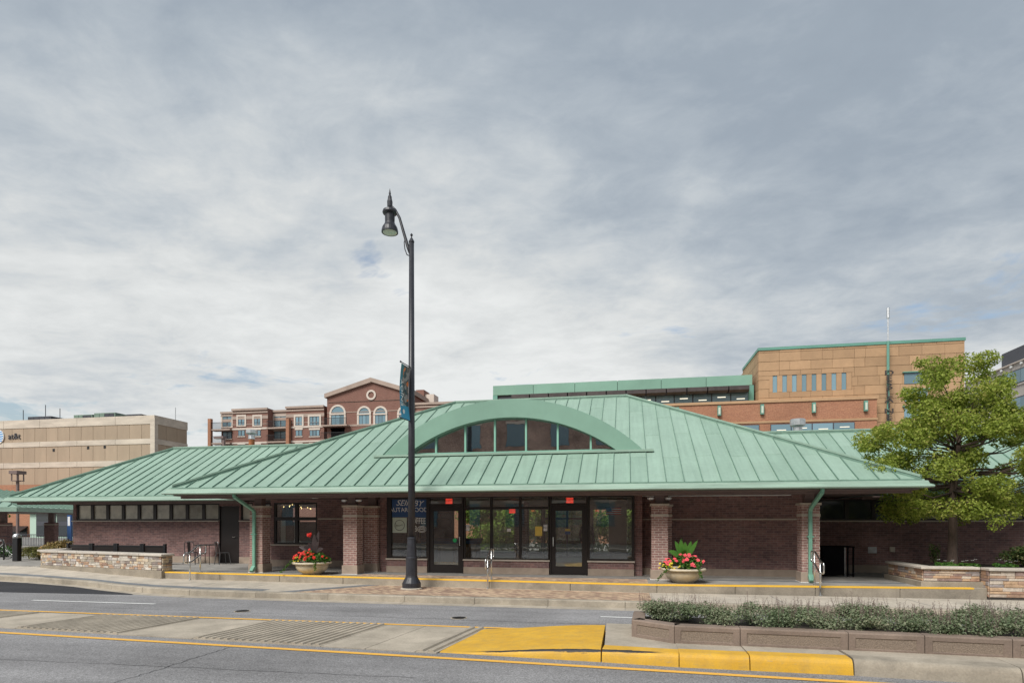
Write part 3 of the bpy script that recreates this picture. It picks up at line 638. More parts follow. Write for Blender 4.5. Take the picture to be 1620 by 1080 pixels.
# dormer
arc = lambda r, cz, x0, x1, n: [(x0+(x1-x0)*i/n, cz+math.sqrt(max(r*r-(x0+(x1-x0)*i/n-DCX)**2, 0))) for i in range(n+1)]
IR = (3.32**2+1.10**2)/(2*1.10); ICZ = 3.74+1.10-IR
no = 40; O_ = arc(DR, DCZ, DCX-DHW, DCX+DHW, no); I_ = arc(IR, ICZ, DCX-3.32, DCX+3.32, no)
mb = MB()
for i in range(no):
    a, b_, c, d = O_[i], O_[i+1], I_[i+1], I_[i]
    mb.add([(a[0],DY,a[1]),(b_[0],DY,b_[1]),(c[0],DY,c[1]),(d[0],DY,d[1])], [(0,3,2,1)])
    mb.add([(c[0],DY,c[1]),(d[0],DY,d[1]),(d[0],DY+.42,d[1]),(c[0],DY+.42,c[1])], [(0,1,2,3)])
    ya, yb = (MY0+(p[1]-EZ)/SL+.25 for p in (a, b_))
    mb.add([(a[0],DY,a[1]),(b_[0],DY,b_[1]),(b_[0],max(yb,DY+.1),b_[1]),(a[0],max(ya,DY+.1),a[1])], [(0,1,2,3)])
dorm = mb.build('dormer', M['dormer'], ST)
MB().box(DCX-DHW-.25,DCX+DHW+.25,DY-.14,DY+.1,DZB-.02,DZB+.045).build('dormer_ledge', M['gutter'], dorm)
MB().box(DCX-3.4,DCX+3.4,DY+.2,DY+.3,DZB+.045,DZB+.115).build('window_sill', M['mull'], dorm)
nP = 6; ed = [DCX-3.3+6.6*i/nP for i in range(nP+1)]
ed = [DCX+v for v in (-3.3,-2.38,-1.38,-.40,.62,1.63,2.72)]; ed = [DCX+v for v in (-3.31,-2.40,-1.42,-.42,.60,1.62,2.62,3.31)]
ed = [Vector((v,0,0)).x for v in (-6.88,-5.95,-4.98,-4.02,-3.03,-2.04,-1.03,-.24)]
izf = lambda x: ICZ+math.sqrt(max(IR*IR-(x-DCX)**2, .01))
for i in range(len(ed)-1):
    x0, x1 = ed[i], ed[i+1]; pts = [(x0,DY+.26,DZB+.1),(x1,DY+.26,DZB+.1)]+[(x1+(x0-x1)*k/6, DY+.26, max(izf(x1+(x0-x1)*k/6)+.02, DZB+.11)) for k in range(7)]
    MB().ext(pts, (0,.012,0)).build('pane', M['gldorm'], dorm)
    if i: MB().box(x0-.028,x0+.028,DY+.2,DY+.29,DZB+.116,izf(x0)+.03).build('mullion', M['mull'], dorm)
MB().ext([(x,DY+1.3,z) for x, z in I_], (0,.05,0)).build('dormer_back', M['inter'], dorm)
MB().ext([(x,DY+.45,z-.005) for x, z in I_], (0,.845,0)) and None
# walls
BR, LS, BS = M['brick'], M['limestone'], M['basestone']
mb = MB()
winL = [(-22.15+.735*i, -22.15+.735*i+.735) for i in range(9)]
mb.wall(-22.3,-12.6,0,2.36,20.6,20.85,[(-22.15,-15.55,1.66,2.34),(-15.55,-14.68,-.01,2.22),(-14.62,-14.1,1.66,2.34),(-13.95,-12.75,.79,2.34)])
mb.box(-22.3,-22.05,20.85,27,0,2.36); mb.wall(-22.05,-12.3,0,2.36,26.75,27,[(-21,-13,1.6,2.3)])
mb.wall(-12.62,-7.55,0,2.41,19.5,19.75,[(-12.5,-10.8,.80,2.30)]); mb.box(-12.62,-12.4,19.75,20.6,0,2.41)
mb.box(-7.8,-7.55,18.1,19.5,0,2.41); wallo = mb.build('wall', BR, ST); mb = MB()
mb.wall(.26,5.2,0,2.41,18.45,18.7); mb.box(4.98,5.2,18.7,20.6,0,2.36); mb.box(.27,.5,18.12,18.45,0,2.41)
mb.wall(5.2,26,0,2.36,20.6,20.85,[(5.3,25.9,1.66,2.34)]); mb.wall(5.2,26,0,2.36,26.75,27)
mb.build('wall', BR, ST)
def band(x0, x1, y, z0, z1, m, nm, pr=.025): MB().box(x0,x1,y-pr,y+.05,z0,z1).build(nm, m, wallo)
for x0, x1 in ((-22.34,-15.56),(-14.67,-14.05)): band(x0,x1,20.6,1.615,1.655,LS,'ledge',.05); 
band(-22.34,-15.56,20.6,.004,.25,BS,'base_course'); band(-14.67,-12.7,20.6,.004,.25,BS,'base_course')
band(-12.65,-7.52,19.5,.004,.24,BS,'base_course'); band(-10.75,-7.56,19.5,1.69,1.735,LS,'ledge'); band(-12.62,-10.72,19.5,.755,.80,LS,'sill',.05)
band(.28,5.22,18.45,.004,.22,BS,'base_course'); band(.28,5.22,18.45,1.665,1.71,LS,'ledge')
band(5.22,26,20.6,.004,.24,BS,'base_course'); band(5.22,26,20.6,1.61,1.655,LS,'ledge',.05)
def window(x0, x1, z0, z1, y, pane, xs=(), zs=(), fr=.05, depth=.1, fm='dark', parent=ST, lab=None, nm='window'):
    """frame plus every pane as a piece of its own"""
    X = [x0, *xs, x1]; Z = [z0, *zs, z1]
    ops = []
    for a, b_ in zip(X, X[1:]):
        for c, d in zip(Z, Z[1:]): ops.append((a+fr/2, b_-fr/2, c+fr/2, d-fr/2))
    w = MB().wall(x0, x1, z0, z1, y, y+depth, ops).build(nm, M[fm], parent)
    for a, b_, c, d in ops: MB().box(a, b_, y+depth*.5, y+depth*.5+.008, c, d).build('pane', M[pane], w)
    return w
window(-22.15,-15.55,1.655,2.34,20.63,'blind',[a for a, b_ in winL][1:]+[],(),.13)
window(-14.62,-14.1,1.655,2.34,20.63,'blind',(),(),.1); window(-13.95,-12.75,.79,2.34,20.63,'gl',(-13.35,),(1.75,),.08)
window(-12.5,-10.8,.80,2.30,19.52,'gl',(-11.62,),(1.72,),.12)
window(5.3,8.6,1.655,2.34,20.63,'gldark',(6.1,6.95,7.75),(),.12); window(8.62,25.9,1.655,2.34,20.63,'blind',[9.72+1.12*i for i in range(14)],(),.11)
dr = MB().box(-15.54,-14.69,20.66,20.70,.012,2.21).build('door', M['dark'], ST)
MB().tube([(-14.86,20.655,1.02),(-14.86,20.60,1.02),(-14.98,20.60,1.02)], .013, 6).build('handle', M['steel'], dr)
mb = MB(); mb.box(-15.55,-15.541,20.62,20.75,0,2.22); mb.box(-14.689,-14.68,20.62,20.75,0,2.22); mb.build('door_frame', M['black'], dr)
# glazed shop front at Y = 18
def bulkhead(x0, x1):
    w = MB().box(x0,x1,17.98,18.22,.20,.40).build('bulkhead', M['brick'], ST)
    MB().box(x0,x1,17.96,18.23,.002,.20).build('base_course', BS, w); MB().box(x0-.02,x1+.02,17.94,18.24,.40,.445).build('sill', LS, w)
bulkhead(-7.53,-6.17); bulkhead(-4.97,-2.28); bulkhead(-1.10,.26)
GY = 18.02
window(-7.45,-6.15,.447,2.40,GY,'gl',(),(),.12,.12,nm='shop_window')
window(-4.97,-2.28,.447,2.40,GY,'gl',(-4.10,-3.18),(2.04,),.07,.12,nm='shop_window')
window(-1.10,.24,.447,2.40,GY,'gl',(),(),.10,.12,nm='shop_window')
mb = MB(); mb.box(.24,.27,GY,GY+.12,.0,2.4); mb.box(-7.54,-7.45,GY,GY+.12,.447,2.4); mb.build('corner_post', M['dark'], ST)
def shopdoor(x0, x1):
    d = MB(); fr = .05
    d.wall(x0, x1, .005, 2.40, GY-.01, GY+.13, [(x0+fr,x1-fr,.0,2.13),(x0+fr,x1-fr,2.18,2.36)]); d = d.build('door', M['dark'], ST)
    s_ = .125
    MB().wall(x0+fr+.004,x1-fr-.004,.015,2.125,GY+.02,GY+.07,[(x0+fr+s_,x1-fr-s_,.26,1.95)]).build('door_leaf', M['dark'], d)
    MB().box(x0+fr+s_,x1-fr-s_,GY+.04,GY+.048,.26,1.95).build('pane', M['gl'], d); MB().box(x0+fr,x1-fr,GY+.04,GY+.048,2.18,2.36).build('pane', M['gl'], d)
    hx = x1-fr-.06 if x0 < -5 else x0+fr+.06
    MB().tube([(hx,GY+.02,.88),(hx,GY-.05,.88),(hx,GY-.05,1.14),(hx,GY+.02,1.14)], .012, 6).build('handle', M['steel'], d)
shopdoor(-6.15,-4.99); shopdoor(-2.26,-1.11)
# pillars
def pillar(x, y, light, w=.222, post=True):
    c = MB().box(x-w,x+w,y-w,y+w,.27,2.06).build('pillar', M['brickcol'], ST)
    MB().box(x-w-.03,x+w+.03,y-w-.03,y+w+.03,.012,.27).build('pillar_base', BS, c); MB().box(x-w-.04,x+w+.04,y-w-.04,y+w+.04,.001,.012).build('pillar_shim', M['white'], c)
    MB().box(x-w-.012,x+w+.012,y-w-.012,y+w+.012,1.755,1.825).build('pillar_band', LS, c); MB().box(x-w-.035,x+w+.035,y-w-.035,y+w+.035,2.06,2.12).build('pillar_cap', LS, c)
    MB().box(x-.12,x+.12,y-.12,y+.12,2.12,2.40).build('pillar_post', M['soffit'], c)
    if light:
        for sgn in (-1,1): MB().lathe([(.02,-.05),(.09,-.02),(.105,.03),(.06,.05)], (x+sgn*.235,y-.1,2.26), 14).build('flood_light', M['galv'], c)
pillar(-8.33,17.25,True); pillar(.95,17.25,True); pillar(-11.54,17.25,False); pillar(4.86,17.25,False); pillar(-8.06,18.15,False); pillar(1.12,18.15,False)
def downspout(x):
    mb = MB(); y0, y1 = 15.94, 16.93; path = [(x,y0,2.46),(x,y0+.02,2.36),(x,y1-.05,1.98),(x,y1,1.9)]
    for a, b_ in zip(path, path[1:]): mb.beam(a, b_, .095, .08)
    mb.box(x-.046,x+.046,y1-.04,y1+.04,.16,1.92); mb.beam((x,y1,.2),(x,y1-.14,.05),.125,.10)
    mb.build('downspout', M['dspout'], ST, bevel=.012)
    for z in (1.2,): MB().box(x-.075,x+.075,y1-.05,y1+.05,z,z+.04).build('downspout_strap', M['dspout'], ST)
downspout(-11.54); downspout(4.82)
# roof vents
v = MB().lathe([(.16,0),(.16,.42),(.2,.46)], (6.39,24.0,4.75), 16).build('roof_vent', M['galv'], ST); MB().lathe([(.24,.0),(.27,.02),(.27,.24),(.24,.26)], (6.39,24.0,5.21), 16).build('vent_hood', M['galv'], v)
v = MB().lathe([(.13,0),(.13,.42)], (-16.55,24.1,4.9), 14).build('roof_vent', M['rust'], ST); MB().lathe([(.15,0),(.13,.2),(.22,.24),(.24,.27),(.24,.40),(.2,.42)], (-16.55,24.1,5.32), 16).build('vent_hood', M['galv'], v)
# interior seen through the glass
mb = MB(); mb.box(-7.5,4.9,18.25,27,.001,.02); mb.build('shop_floor', M['floor'], ST); MB().box(-7.5,4.7,18.3,26.9,2.375,2.395).build('ceiling_bounce_panel', M['white'], ST)  # white panel added below the soffit to bounce light into the shop
mb = MB(); mb.wall(-12,5.2,0,2.41,27.0,27.2,[(-10.6,-7.6,.15,2.15),(-7.45,-3.75,.15,2.2),(-3.65,-1.55,.02,2.2),(-1.45,4.4,.15,2.2)]); mb.box(4.7,4.97,18.72,27,0,2.41); mb.build('rear_wall', M['inter'], ST)
window(-10.6,-7.6,.15,2.15,27.05,'gl',(-9,),(),.08,.1,nm='rear_window'); window(-7.45,-3.75,.15,2.2,27.05,'gl',(-6.1,-5),(),.08,.1,nm='rear_window'); window(-3.65,-1.55,.02,2.2,27.05,'gl',(-2.6,),(1.75,),.08,.1,nm='rear_window'); window(-1.45,4.4,.15,2.2,27.05,'gl',(-.1,1.1,2.4),(),.08,.1,nm='rear_window')
mb = MB(); mb.box(-.55,.05,20.6,21.2,.02,2.40); mb.build('pier_in_glass', M['limestone'], ST)
mb = MB(); mb.box(-4.2,-3.7,22.5,23.0,.02,2.40); mb.build('pier_in_glass', M['brickcol'], ST)  # brick pier stands in for a pillar's reflection in the panes
# ---------------------------------------------------------------- things on the shop windows
def flat(nm, lb, cat, x0, x1, z0, z1, y, m, group=None):
    t = MB().box(x0,x1,y,y+.004,z0,z1).build(nm, m); return tag(t, lb, cat, group)
GP = GY+.055-.012
bn = thing('mirrored_sign', 'blue sheet with slanted white lettering imitating a sign mirrored in left shop window', 'banner', (-6.78,GP,2.02))  # solid stand-in for a street sign reflected in the pane
MB().box(-7.38,-6.21,GP,GP+.004,1.76,2.33).build('sheet', M['blue'], bn)
lettering('lettering', 'SEIR BY', .26, Matrix.Translation((-6.8,GP-.002,2.20)) @ FRONT @ Matrix.Rotation(R(-2),4,'Z'), M['paper'], bn, .35, .001, 1.05)
lettering('lettering', 'AUTARWOOD', .2, Matrix.Translation((-6.8,GP-.002,1.99)) @ FRONT, M['paper'], bn, -.2, .001, .98)
sg = thing('coffee_sign', 'pale square emblem and white COFFEE LAB lettering on left shop window', 'sign', (-6.78,GP,1.5))
MB().box(-7.36,-6.88,GP,GP+.004,1.26,1.745).build('emblem_panel', mat('emblem_pale_green', (.50,.58,.50), .7), sg)
MB().tube([(-7.12+.165*math.cos(a*PI/16),GP-.003,1.50+.165*math.sin(a*PI/16)) for a in range(32)], .007, 5, True).build('emblem_ring', M['black'], sg)
MB().tube([(-7.12+u*.13,GP-.003,1.50+w*.06) for u, w in [(-1,1.2),(-.95,-1),(-.7,-.9),(-.65,.1),(-.9,.1),(-.5,.1),(-.45,-.7),(-.2,.2),(-.1,-.6),(.1,.2),(.3,-.2),(.5,.3),(.95,.2)]], .006, 5).build('emblem_script', M['black'], sg)
lettering('lettering', 'COFFEE', .27, Matrix.Translation((-6.53,GP-.002,1.63)) @ FRONT, M['white'], sg, 0, .002, .62)
lettering('lettering', 'LAB', .27, Matrix.Translation((-6.68,GP-.002,1.38)) @ FRONT, M['white'], sg, 0, .002, .62)
mb = MB()
for r_ in (.13,.09): mb.tube([(-6.37+r_*1.15*math.cos(a*PI/10),GP-.002,1.38+r_*.75*math.sin(a*PI/10)) for a in range(20)], .008, 5, True)
mb.tube([(-6.45,GP-.002,1.37),(-6.41,GP-.002,1.40),(-6.37,GP-.002,1.38),(-6.33,GP-.002,1.40),(-6.29,GP-.002,1.37)], .012, 5); mb.build('round_mark', M['white'], sg)
flat('notice', 'yellow paper notice taped inside window beside right door', 'notice', -2.72,-2.50,1.18,1.47,GP,M['ypaper'])
for x0, z0, lb in ((-4.92,1.33,'small white notice on the window next to left door'),(-3.60,1.31,'small white notice on the middle window pane'),(-2.46,1.33,'small white notice beside the yellow paper')):
    flat('notice', lb, 'notice', x0,x0+.12,z0,z0+.09,GP,M['paper'])
for x0, z0, lb in ((-4.92,1.43,'small dark sticker above white notice by left door'),(-2.46,1.44,'small dark sticker above white notice near right door')): flat('sticker', lb, 'sticker', x0,x0+.12,z0,z0+.09,GP,M['galv'])
t = tag(MB().lathe([(.065,0),(.065,.004)], (0,0,0), 20).build('sticker', mat('sticker_green', (.03,.5,.16), .5)), 'round bright green sticker on the left door glass', 'sticker'); t.rotation_euler = (R(90),0,0); t.location = (-5.28,GP,1.03)
t = thing('sticker', 'blue and yellow sticker on the right door glass', 'sticker', (-1.72,GP,1.32))
MB().box(-1.80,-1.64,GP,GP+.004,1.23,1.33).build('lower_half', M['blue'], t); MB().box(-1.80,-1.64,GP,GP+.004,1.33,1.40).build('upper_half', M['ypaper'], t)
for x, z, lb, y in ((-5.55,2.27,'lit red EXIT sign above the left shop door',18.3),(-1.68,2.27,'lit red EXIT sign above the right shop door',18.3),(-4.0,2.0,'lit red EXIT sign inside behind the middle window',21.0)):
    t = thing('exit_sign', lb, 'exit sign', (x,y,z), group='lit exit signs'); MB().box(x-.11,x+.11,y,y+.03,z-.08,z+.08).build('sign_face', M['exit'], t)
    lettering('lettering', 'EXIT', .11, Matrix.Translation((x,y-.003,z)) @ FRONT, M['white'], t, 0, .001)
for i in range(14):
    x = -12.35+1.45*((i*.37) % 1); z = 2.16+.08*math.sin(i*2.3)-.18*((i*.61) % 1)*(i % 4 == 0)
    o = MB().lathe([(.004,-.018),(.018,0),(.004,.018)], (x,19.9+.25*((i*.53) % 1),z), 6).build('string_light_bulb', M['bulb']); tag(o, 'tiny warm bulb in string lights behind the left restaurant window', 'light bulb', 'string lights behind the restaurant window')
for x0, lb in ((-12.42,'white curtain at left edge of the restaurant window'),(-11.85,'white curtain in the middle of the restaurant window')):
    mb = MB(); n = 14; pts = [(x0+.22*i/n, 19.78+.025*math.sin(i*2.1)) for i in range(n+1)]
    mb.add([(x,y,z) for z in (.82,1.68) for x, y in pts], [(i, i+1, n+2+i, n+1+i) for i in range(n)]); tag(mb.build('curtain', M['white']), lb, 'curtain', 'curtains in the restaurant window')
def cafe_table(x, y, lb):
    t = thing('cafe_table', lb, 'table', (x,y,.02), group='tables inside the shop'); MB().box(-.4,.4,-.4,.4,.72,.75).build('table_top', M['wood'], t, local=True)
    MB().lathe([(.03,.02),(.03,.72)], n=10).build('pedestal', M['black'], t, local=True); MB().lathe([(.25,0),(.25,.02),(.04,.04)], n=16).build('base', M['black'], t, local=True)
for a in ((-6.9,20.0,'dark table inside behind the coffee lettering'),(-3.3,19.6,'dark table inside behind the middle window'),(-2.3,19.9,'dark table inside left of the right door')): cafe_table(*a)
cb = thing('shop_counter', 'wood fronted counter with blue band inside the left shop door', 'counter', (-6.6,20.9,.02))
MB().box(-7.35,-5.3,20.8,21.5,.02,.82).build('counter_front', mat('counter_wood', (.36,.21,.09), .6, noise_=.2), cb); MB().box(-7.4,-5.2,20.74,21.55,.93,1.0).build('counter_top', M['blue'], cb); MB().box(-7.37,-5.25,20.78,21.5,.82,.93).build('counter_band', mat('counter_blue', (.03,.16,.42), .5), cb)
for x in (-7.2,-6.6,-6.0): MB().box(x,x+.45,20.76,20.80,.15,.7).build('counter_panel', M['inter'], cb)
bs = thing('wall_shelf', 'tall dark shelf unit behind the shop counter', 'shelf', (-8,24.5,.02))
MB().box(-10.4,-7.3,24.5,24.9,.02,2.35).build('shelf_back', mat('shelf_dark', (.06,.05,.045), .7), bs)
for z in (.9,1.3,1.7,2.0): MB().box(-10.3,-7.4,24.2,24.49,z,z+.03).build('shelf_board', M['wood'], bs)
rnd = random.Random(5)
for i in range(16):
    x = -10.2+.17*i; z = (.93,1.33,1.73)[i % 3]; t = MB().lathe([(.05,0),(.05,.14),(.03,.2),(.03,.22)], (x,24.35,z+.003), 8).build('jar', (M['galv'],M['ypaper'],M['inter'],M['paper'])[i % 4]); tag(t, 'small jar on the shelf behind the shop counter', 'jar', 'jars on the shop shelf')
# american flag hung inside
fl = thing('flag', 'small striped flag hanging inside the right shop window', 'flag', (-.35,19.2,1.95))
for i in range(7): MB().box(-.60,-.12,19.2,19.204,2.06-.032*(i+1),2.06-.032*i).build('stripe', M['red'] if i % 2 == 0 else M['white'], fl)
MB().box(-.60,-.42,19.194,19.199,1.94,2.065).build('canton', M['blue'], fl); MB().box(-.62,-.10,19.196,19.21,2.066,2.085).build('flag_rod', M['black'], fl)
# person standing inside behind the right door
def skin_body(name, joints, edges, root, m, parent=None, sub=2):
    names = list(joints); me = bpy.data.meshes.new(name)
    me.from_pydata([joints[k][:3] for k in names], [(names.index(a), names.index(b_)) for a, b_ in edges], [])
    o = bpy.data.objects.new(name, me); C.objects.link(o); o.parent = parent
    W[o.name] = W[parent.name].copy() if parent else Vector()
    sk = o.modifiers.new('skin', 'SKIN'); sk.use_smooth_shade = True
    ly = me.skin_vertices[0] if me.skin_vertices else None
    if ly:
        for i, k in enumerate(names):
            r_ = joints[k][3]; ly.data[i].radius = r_ if isinstance(r_, tuple) else (r_, r_); ly.data[i].use_root = (k == root)
    ss = o.modifiers.new('sub', 'SUBSURF'); ss.levels = ss.render_levels = sub
    me.materials.append(m); return o
pe = thing('person', 'person in dark clothes standing inside behind the right door', 'person', (-1.28,20.3,.02), R(25))
J = {'pel':(0,0,.92,(.15,.11)),'wai':(0,0,1.08,(.135,.10)),'che':(0,.01,1.30,(.165,.115)),'sho':(0,.01,1.42,(.12,.09)),'nec':(0,-.01,1.50,.055)}
E_ = [('pel','wai'),('wai','che'),('che','sho'),('sho','nec')]
for s_, n_ in ((-1,'l'),(1,'r')):
    J.update({n_+'s':(s_*.175,.01,1.40,.062), n_+'e':(s_*.235,.03,1.13,.045), n_+'w':(s_*.23,-.09,.90,.034), n_+'h':(s_*.095,0,.86,.085), n_+'k':(s_*.10,-.01,.48,.062), n_+'a':(s_*.105,.02,.09,.045), n_+'t':(s_*.115,-.14,.045,.038)})
    E_ += [('sho',n_+'s'),(n_+'s',n_+'e'),(n_+'e',n_+'w'),('pel',n_+'h'),(n_+'h',n_+'k'),(n_+'k',n_+'a'),(n_+'a',n_+'t')]
skin_body('body', J, E_, 'pel', M['cloth'], pe)
hd = MB().lathe([(.02,1.49),(.052,1.50),(.052,1.54),(.07,1.56),(.088,1.62),(.092,1.68),(.082,1.74),(.05,1.775),(.01,1.785)], (0,-.01,0), 18).build('head', M['skin'], pe, local=True, smooth=True)
MB().lathe([(.099,1.64),(.103,1.69),(.092,1.755),(.055,1.795),(.01,1.802)], (0,.012,0), 18).build('hair', M['hair'], pe, local=True, smooth=True)
MB().tube([(0,-.095,1.665),(0,-.118,1.635),(0,-.10,1.625)], [.008,.014,.01], 6).build('nose', M['skin'], pe, local=True)
for s_ in (-1,1):
    mb = MB(); hx, hy_, hz_ = s_*.23, -.10, .885
    mb.tube([(hx,hy_+.01,hz_+.03),(hx,hy_-.01,hz_-.05)], [.03,.036], 8)
    for q in range(4): mb.tube([(hx-.01+.0*q,hy_-.03+.018*q,hz_-.045),(hx-.012,hy_-.035+.018*q,hz_-.085),(hx-.02*s_,hy_-.035+.018*q,hz_-.115+.006*abs(q-1.5))], .0085, 6)
    mb.tube([(hx,hy_-.03,hz_-.01),(hx-.02*s_,hy_-.055,hz_-.045),(hx-.03*s_,hy_-.055,hz_-.075)], .0095, 6); mb.build('hand', M['skin'], pe, local=True, smooth=True)
# ---------------------------------------------------------------- vegetation helpers
def leafcloud(mb, centre, rad, n, size, rnd, up=.3, squash=1.0, shell=.5, droop=0):
    for _ in range(n):
        d = Vector((rnd.gauss(0,1), rnd.gauss(0,1), rnd.gauss(0,1))).normalized(); r_ = (shell+(1-shell)*rnd.random())**.6 if shell else rnd.random()**.4
        p = Vector(centre)+Vector((d.x*rad[0]*r_, d.y*rad[1]*r_, d.z*rad[2]*r_*squash))
        nrm = (d*.6+Vector((rnd.uniform(-1,1), rnd.uniform(-1,1), rnd.uniform(-.4,1)+up))).normalized()
        a = nrm.orthogonal().normalized(); a.rotate(Matrix.Rotation(rnd.uniform(0,2*PI), 3, nrm)); a.z -= droop; a.normalize(); b_ = nrm.cross(a).normalized()
        s_ = size*rnd.uniform(.6,1.25); c = nrm*s_*.12
        mb.add([p-a*s_*.5, p+b_*s_*.34+c, p+a*s_*.62, p-b_*s_*.34+c], [(0,1,2,3)])
def tree(name, label, base, h, crown, trunk_r, seed, leaf, lsize, nclump, nleaf, crad, m=None, fork=.4, group=None, prof=None):
    rnd = random.Random(seed); t = thing(name, label, 'tree', base, group=group); cx, cy, cz, rx, ry, rz_ = crown
    cl_ = []
    for i in range(nclump):
        for _ in range(40):
            d = Vector((rnd.uniform(-1,1), rnd.uniform(-1,1), rnd.uniform(-1,1)))
            if .35 < d.length < 1: break
        taper = 1.0 if d.z < .0 else 1.0-.62*d.z
        cl_.append(Vector((cx+d.x*rx*taper, cy+d.y*ry*taper, cz+d.z*rz_)))
    if prof:
        cl_ = []; zs = [p[0] for p in prof]; tot = sum(p[1]**1.15 for p in prof)
        for (za, ra), (zb, rb) in zip(prof, prof[1:]):
            k_ = max(2, round(nclump*((ra+rb)/2)**1.15/tot)); a0 = rnd.uniform(0,6.28)
            for i in range(k_):
                f_ = rnd.random(); r_ = (ra+(rb-ra)*f_)*(.35+.62*math.sqrt(rnd.random()))*rnd.uniform(.85,1.1); a = a0+i*2.39996
                cl_.append(Vector((cx+r_*math.cos(a), cy+r_*math.sin(a)*.75, za+(zb-za)*f_)))
    mb = MB(); top = Vector((cx*.5, cy*.5, cz+rz_*.55)); fk = Vector((0,0,h*fork))
    mid_ = [Vector((0,0,-.05)), Vector((0,0,.12)), Vector((.015,0,h*fork*.5)), fk, fk.lerp(top,.5)+Vector((.08,-.05,0)), top]
    mb.tube(mid_, [trunk_r*1.5, trunk_r*1.08, trunk_r*.9, trunk_r*.82, trunk_r*.45, trunk_r*.12], 10)
    for q in cl_:
        k_ = min(.92, max(.05, (q.z-fk.z)/(top.z-fk.z)*.75)); st = fk.lerp(top, k_*.9) if q.z > fk.z else fk*.95
        m_ = st.lerp(q,.55)+Vector((rnd.uniform(-.15,.15), rnd.uniform(-.15,.15), -.1*(q-st).length)); r0 = trunk_r*.30*(1-k_*.6)
        mb.tube([st, m_, q, q+(q-m_)*.35], [r0, r0*.6, r0*.28, .004], 5)
    mb.build('trunk', m or M['bark'], t, local=True, smooth=True)
    lb = MB()
    for q in cl_:
        rr = crad*rnd.uniform(.65,1.2); leafcloud(lb, q, (rr, rr, rr*.72), int(nleaf*rnd.uniform(.7,1.25)), lsize, rnd, .35, 1, .25, .35)
        for _ in range(2):
            o_ = Vector((rnd.uniform(-1,1), rnd.uniform(-1,1), rnd.uniform(-.8,.3)))*rr; leafcloud(lb, q+o_, (rr*.45,)*3, nleaf//5, lsize, rnd, .35, 1, .2, .35)
    lb.build('crown', leaf, t, local=True); return t
# ---------------------------------------------------------------- stone walls
def stones(parent, p0, p1, z0, z1, nrm, seed, m, hmin=.055, hmax=.13, wmin=.09, wmax=.36, prou=.035):
    """coursed rubble veneer on a straight face; every stone is a piece of its own"""
    rnd = random.Random(seed); p0 = Vector(p0); p1 = Vector(p1); d = p1-p0; L = d.length; d.normalize(); n = Vector(nrm)
    off = W[parent.name]; g = .006; z = z0
    while z < z1-.02:
        h = rnd.uniform(hmin, hmax)
        if z1-z-h < hmin*.8: h = z1-z
        u = 0
        while u < L-.01:
            w = rnd.uniform(wmin, wmax)
            if L-u-w < wmin: w = L-u
            cells = [(z, z+h)]
            if h > .10 and rnd.random() < .45: s_ = z+h*rnd.uniform(.4,.6); cells = [(z,s_),(s_,z+h)]
            for a, b_ in cells:
                pr_ = prou*rnd.uniform(.5,1.15); j = lambda: rnd.uniform(-.004,.006)
                u0, u1, w0, w1 = u+g/2, u+w-g/2, a+g/2, b_-g/2
                back = [(u0,w0),(u1,w0),(u1,w1),(u0,w1)]; i_ = .010
                fr = [(u0+i_+j(),w0+i_+j()),(u1-i_+j(),w0+i_+j()),(u1-i_+j(),w1-i_+j()),(u0+i_+j(),w1-i_+j())]
                V_ = []
                for q, o_ in ((back,0.0),(back,pr_*.72),(fr,pr_)):
                    for x, zz in q: v_ = p0+d*x+n*(o_+(rnd.uniform(-.003,.003) if o_ == pr_ else 0)); V_.append((v_.x,v_.y,zz))
                mb = MB(); fs = [(8,9,10,11)]
                for k_ in (0,4):
                    for e in range(4): fs.append((k_+e, k_+(e+1) % 4, k_+4+(e+1) % 4, k_+4+e))
                mb.add(V_, fs); mb.build('stone', m, parent)
            u += w
        z += h
A, B = Vector((-20.75,17.95)), Vector((-14.52,16.52)); dW = (B-A).normalized(); nW = Vector((dW.y,-dW.x)); bW = -nW
sw = thing('stone_wall', 'low stone veneer garden wall with pale cap in front of the patio', 'wall', (-17.6,17.3,0))
def quadp(a, b_, t0, t1, z0, z1): return [(*(a+nW*t1),z0),(*(b_+nW*t1),z0),(*(b_-nW*t0),z0),(*(a-nW*t0),z0)]
MB().ext(quadp(A,B,.34,0,.0,.5), (0,0,.50)).build('core', M['mortar'], sw)
MB().ext([(x,y,-.25) for x, y, z in quadp(A-dW*.03,B+dW*.05,.36,.06,0,0)], (0,0,.30)).build('footing', M['step'], sw, bevel=.01)
stones(sw, (A.x,A.y,0), (B.x,B.y,0), .052, .505, (nW.x,nW.y,0), 3, M['stone'])
B3 = Vector((B.x,B.y,0)); stones(sw, (B.x,B.y,0), (B.x-nW.x*.34,B.y-nW.y*.34,0), .052, .505, (dW.x,dW.y,0), 4, M['stone'], wmax=.22)
for a, b_ in along([tuple(A-dW*.05), tuple(B+dW*.06)], 1.15):
    MB().ext([(*(p),.507) for p in (a+nW*.075+dW*.003, b_+nW*.075-dW*.003, b_-nW*.40-dW*.003, a-nW*.40+dW*.003)], (0,0,.075)).build('cap_stone', M['cap'], sw, bevel=.018)
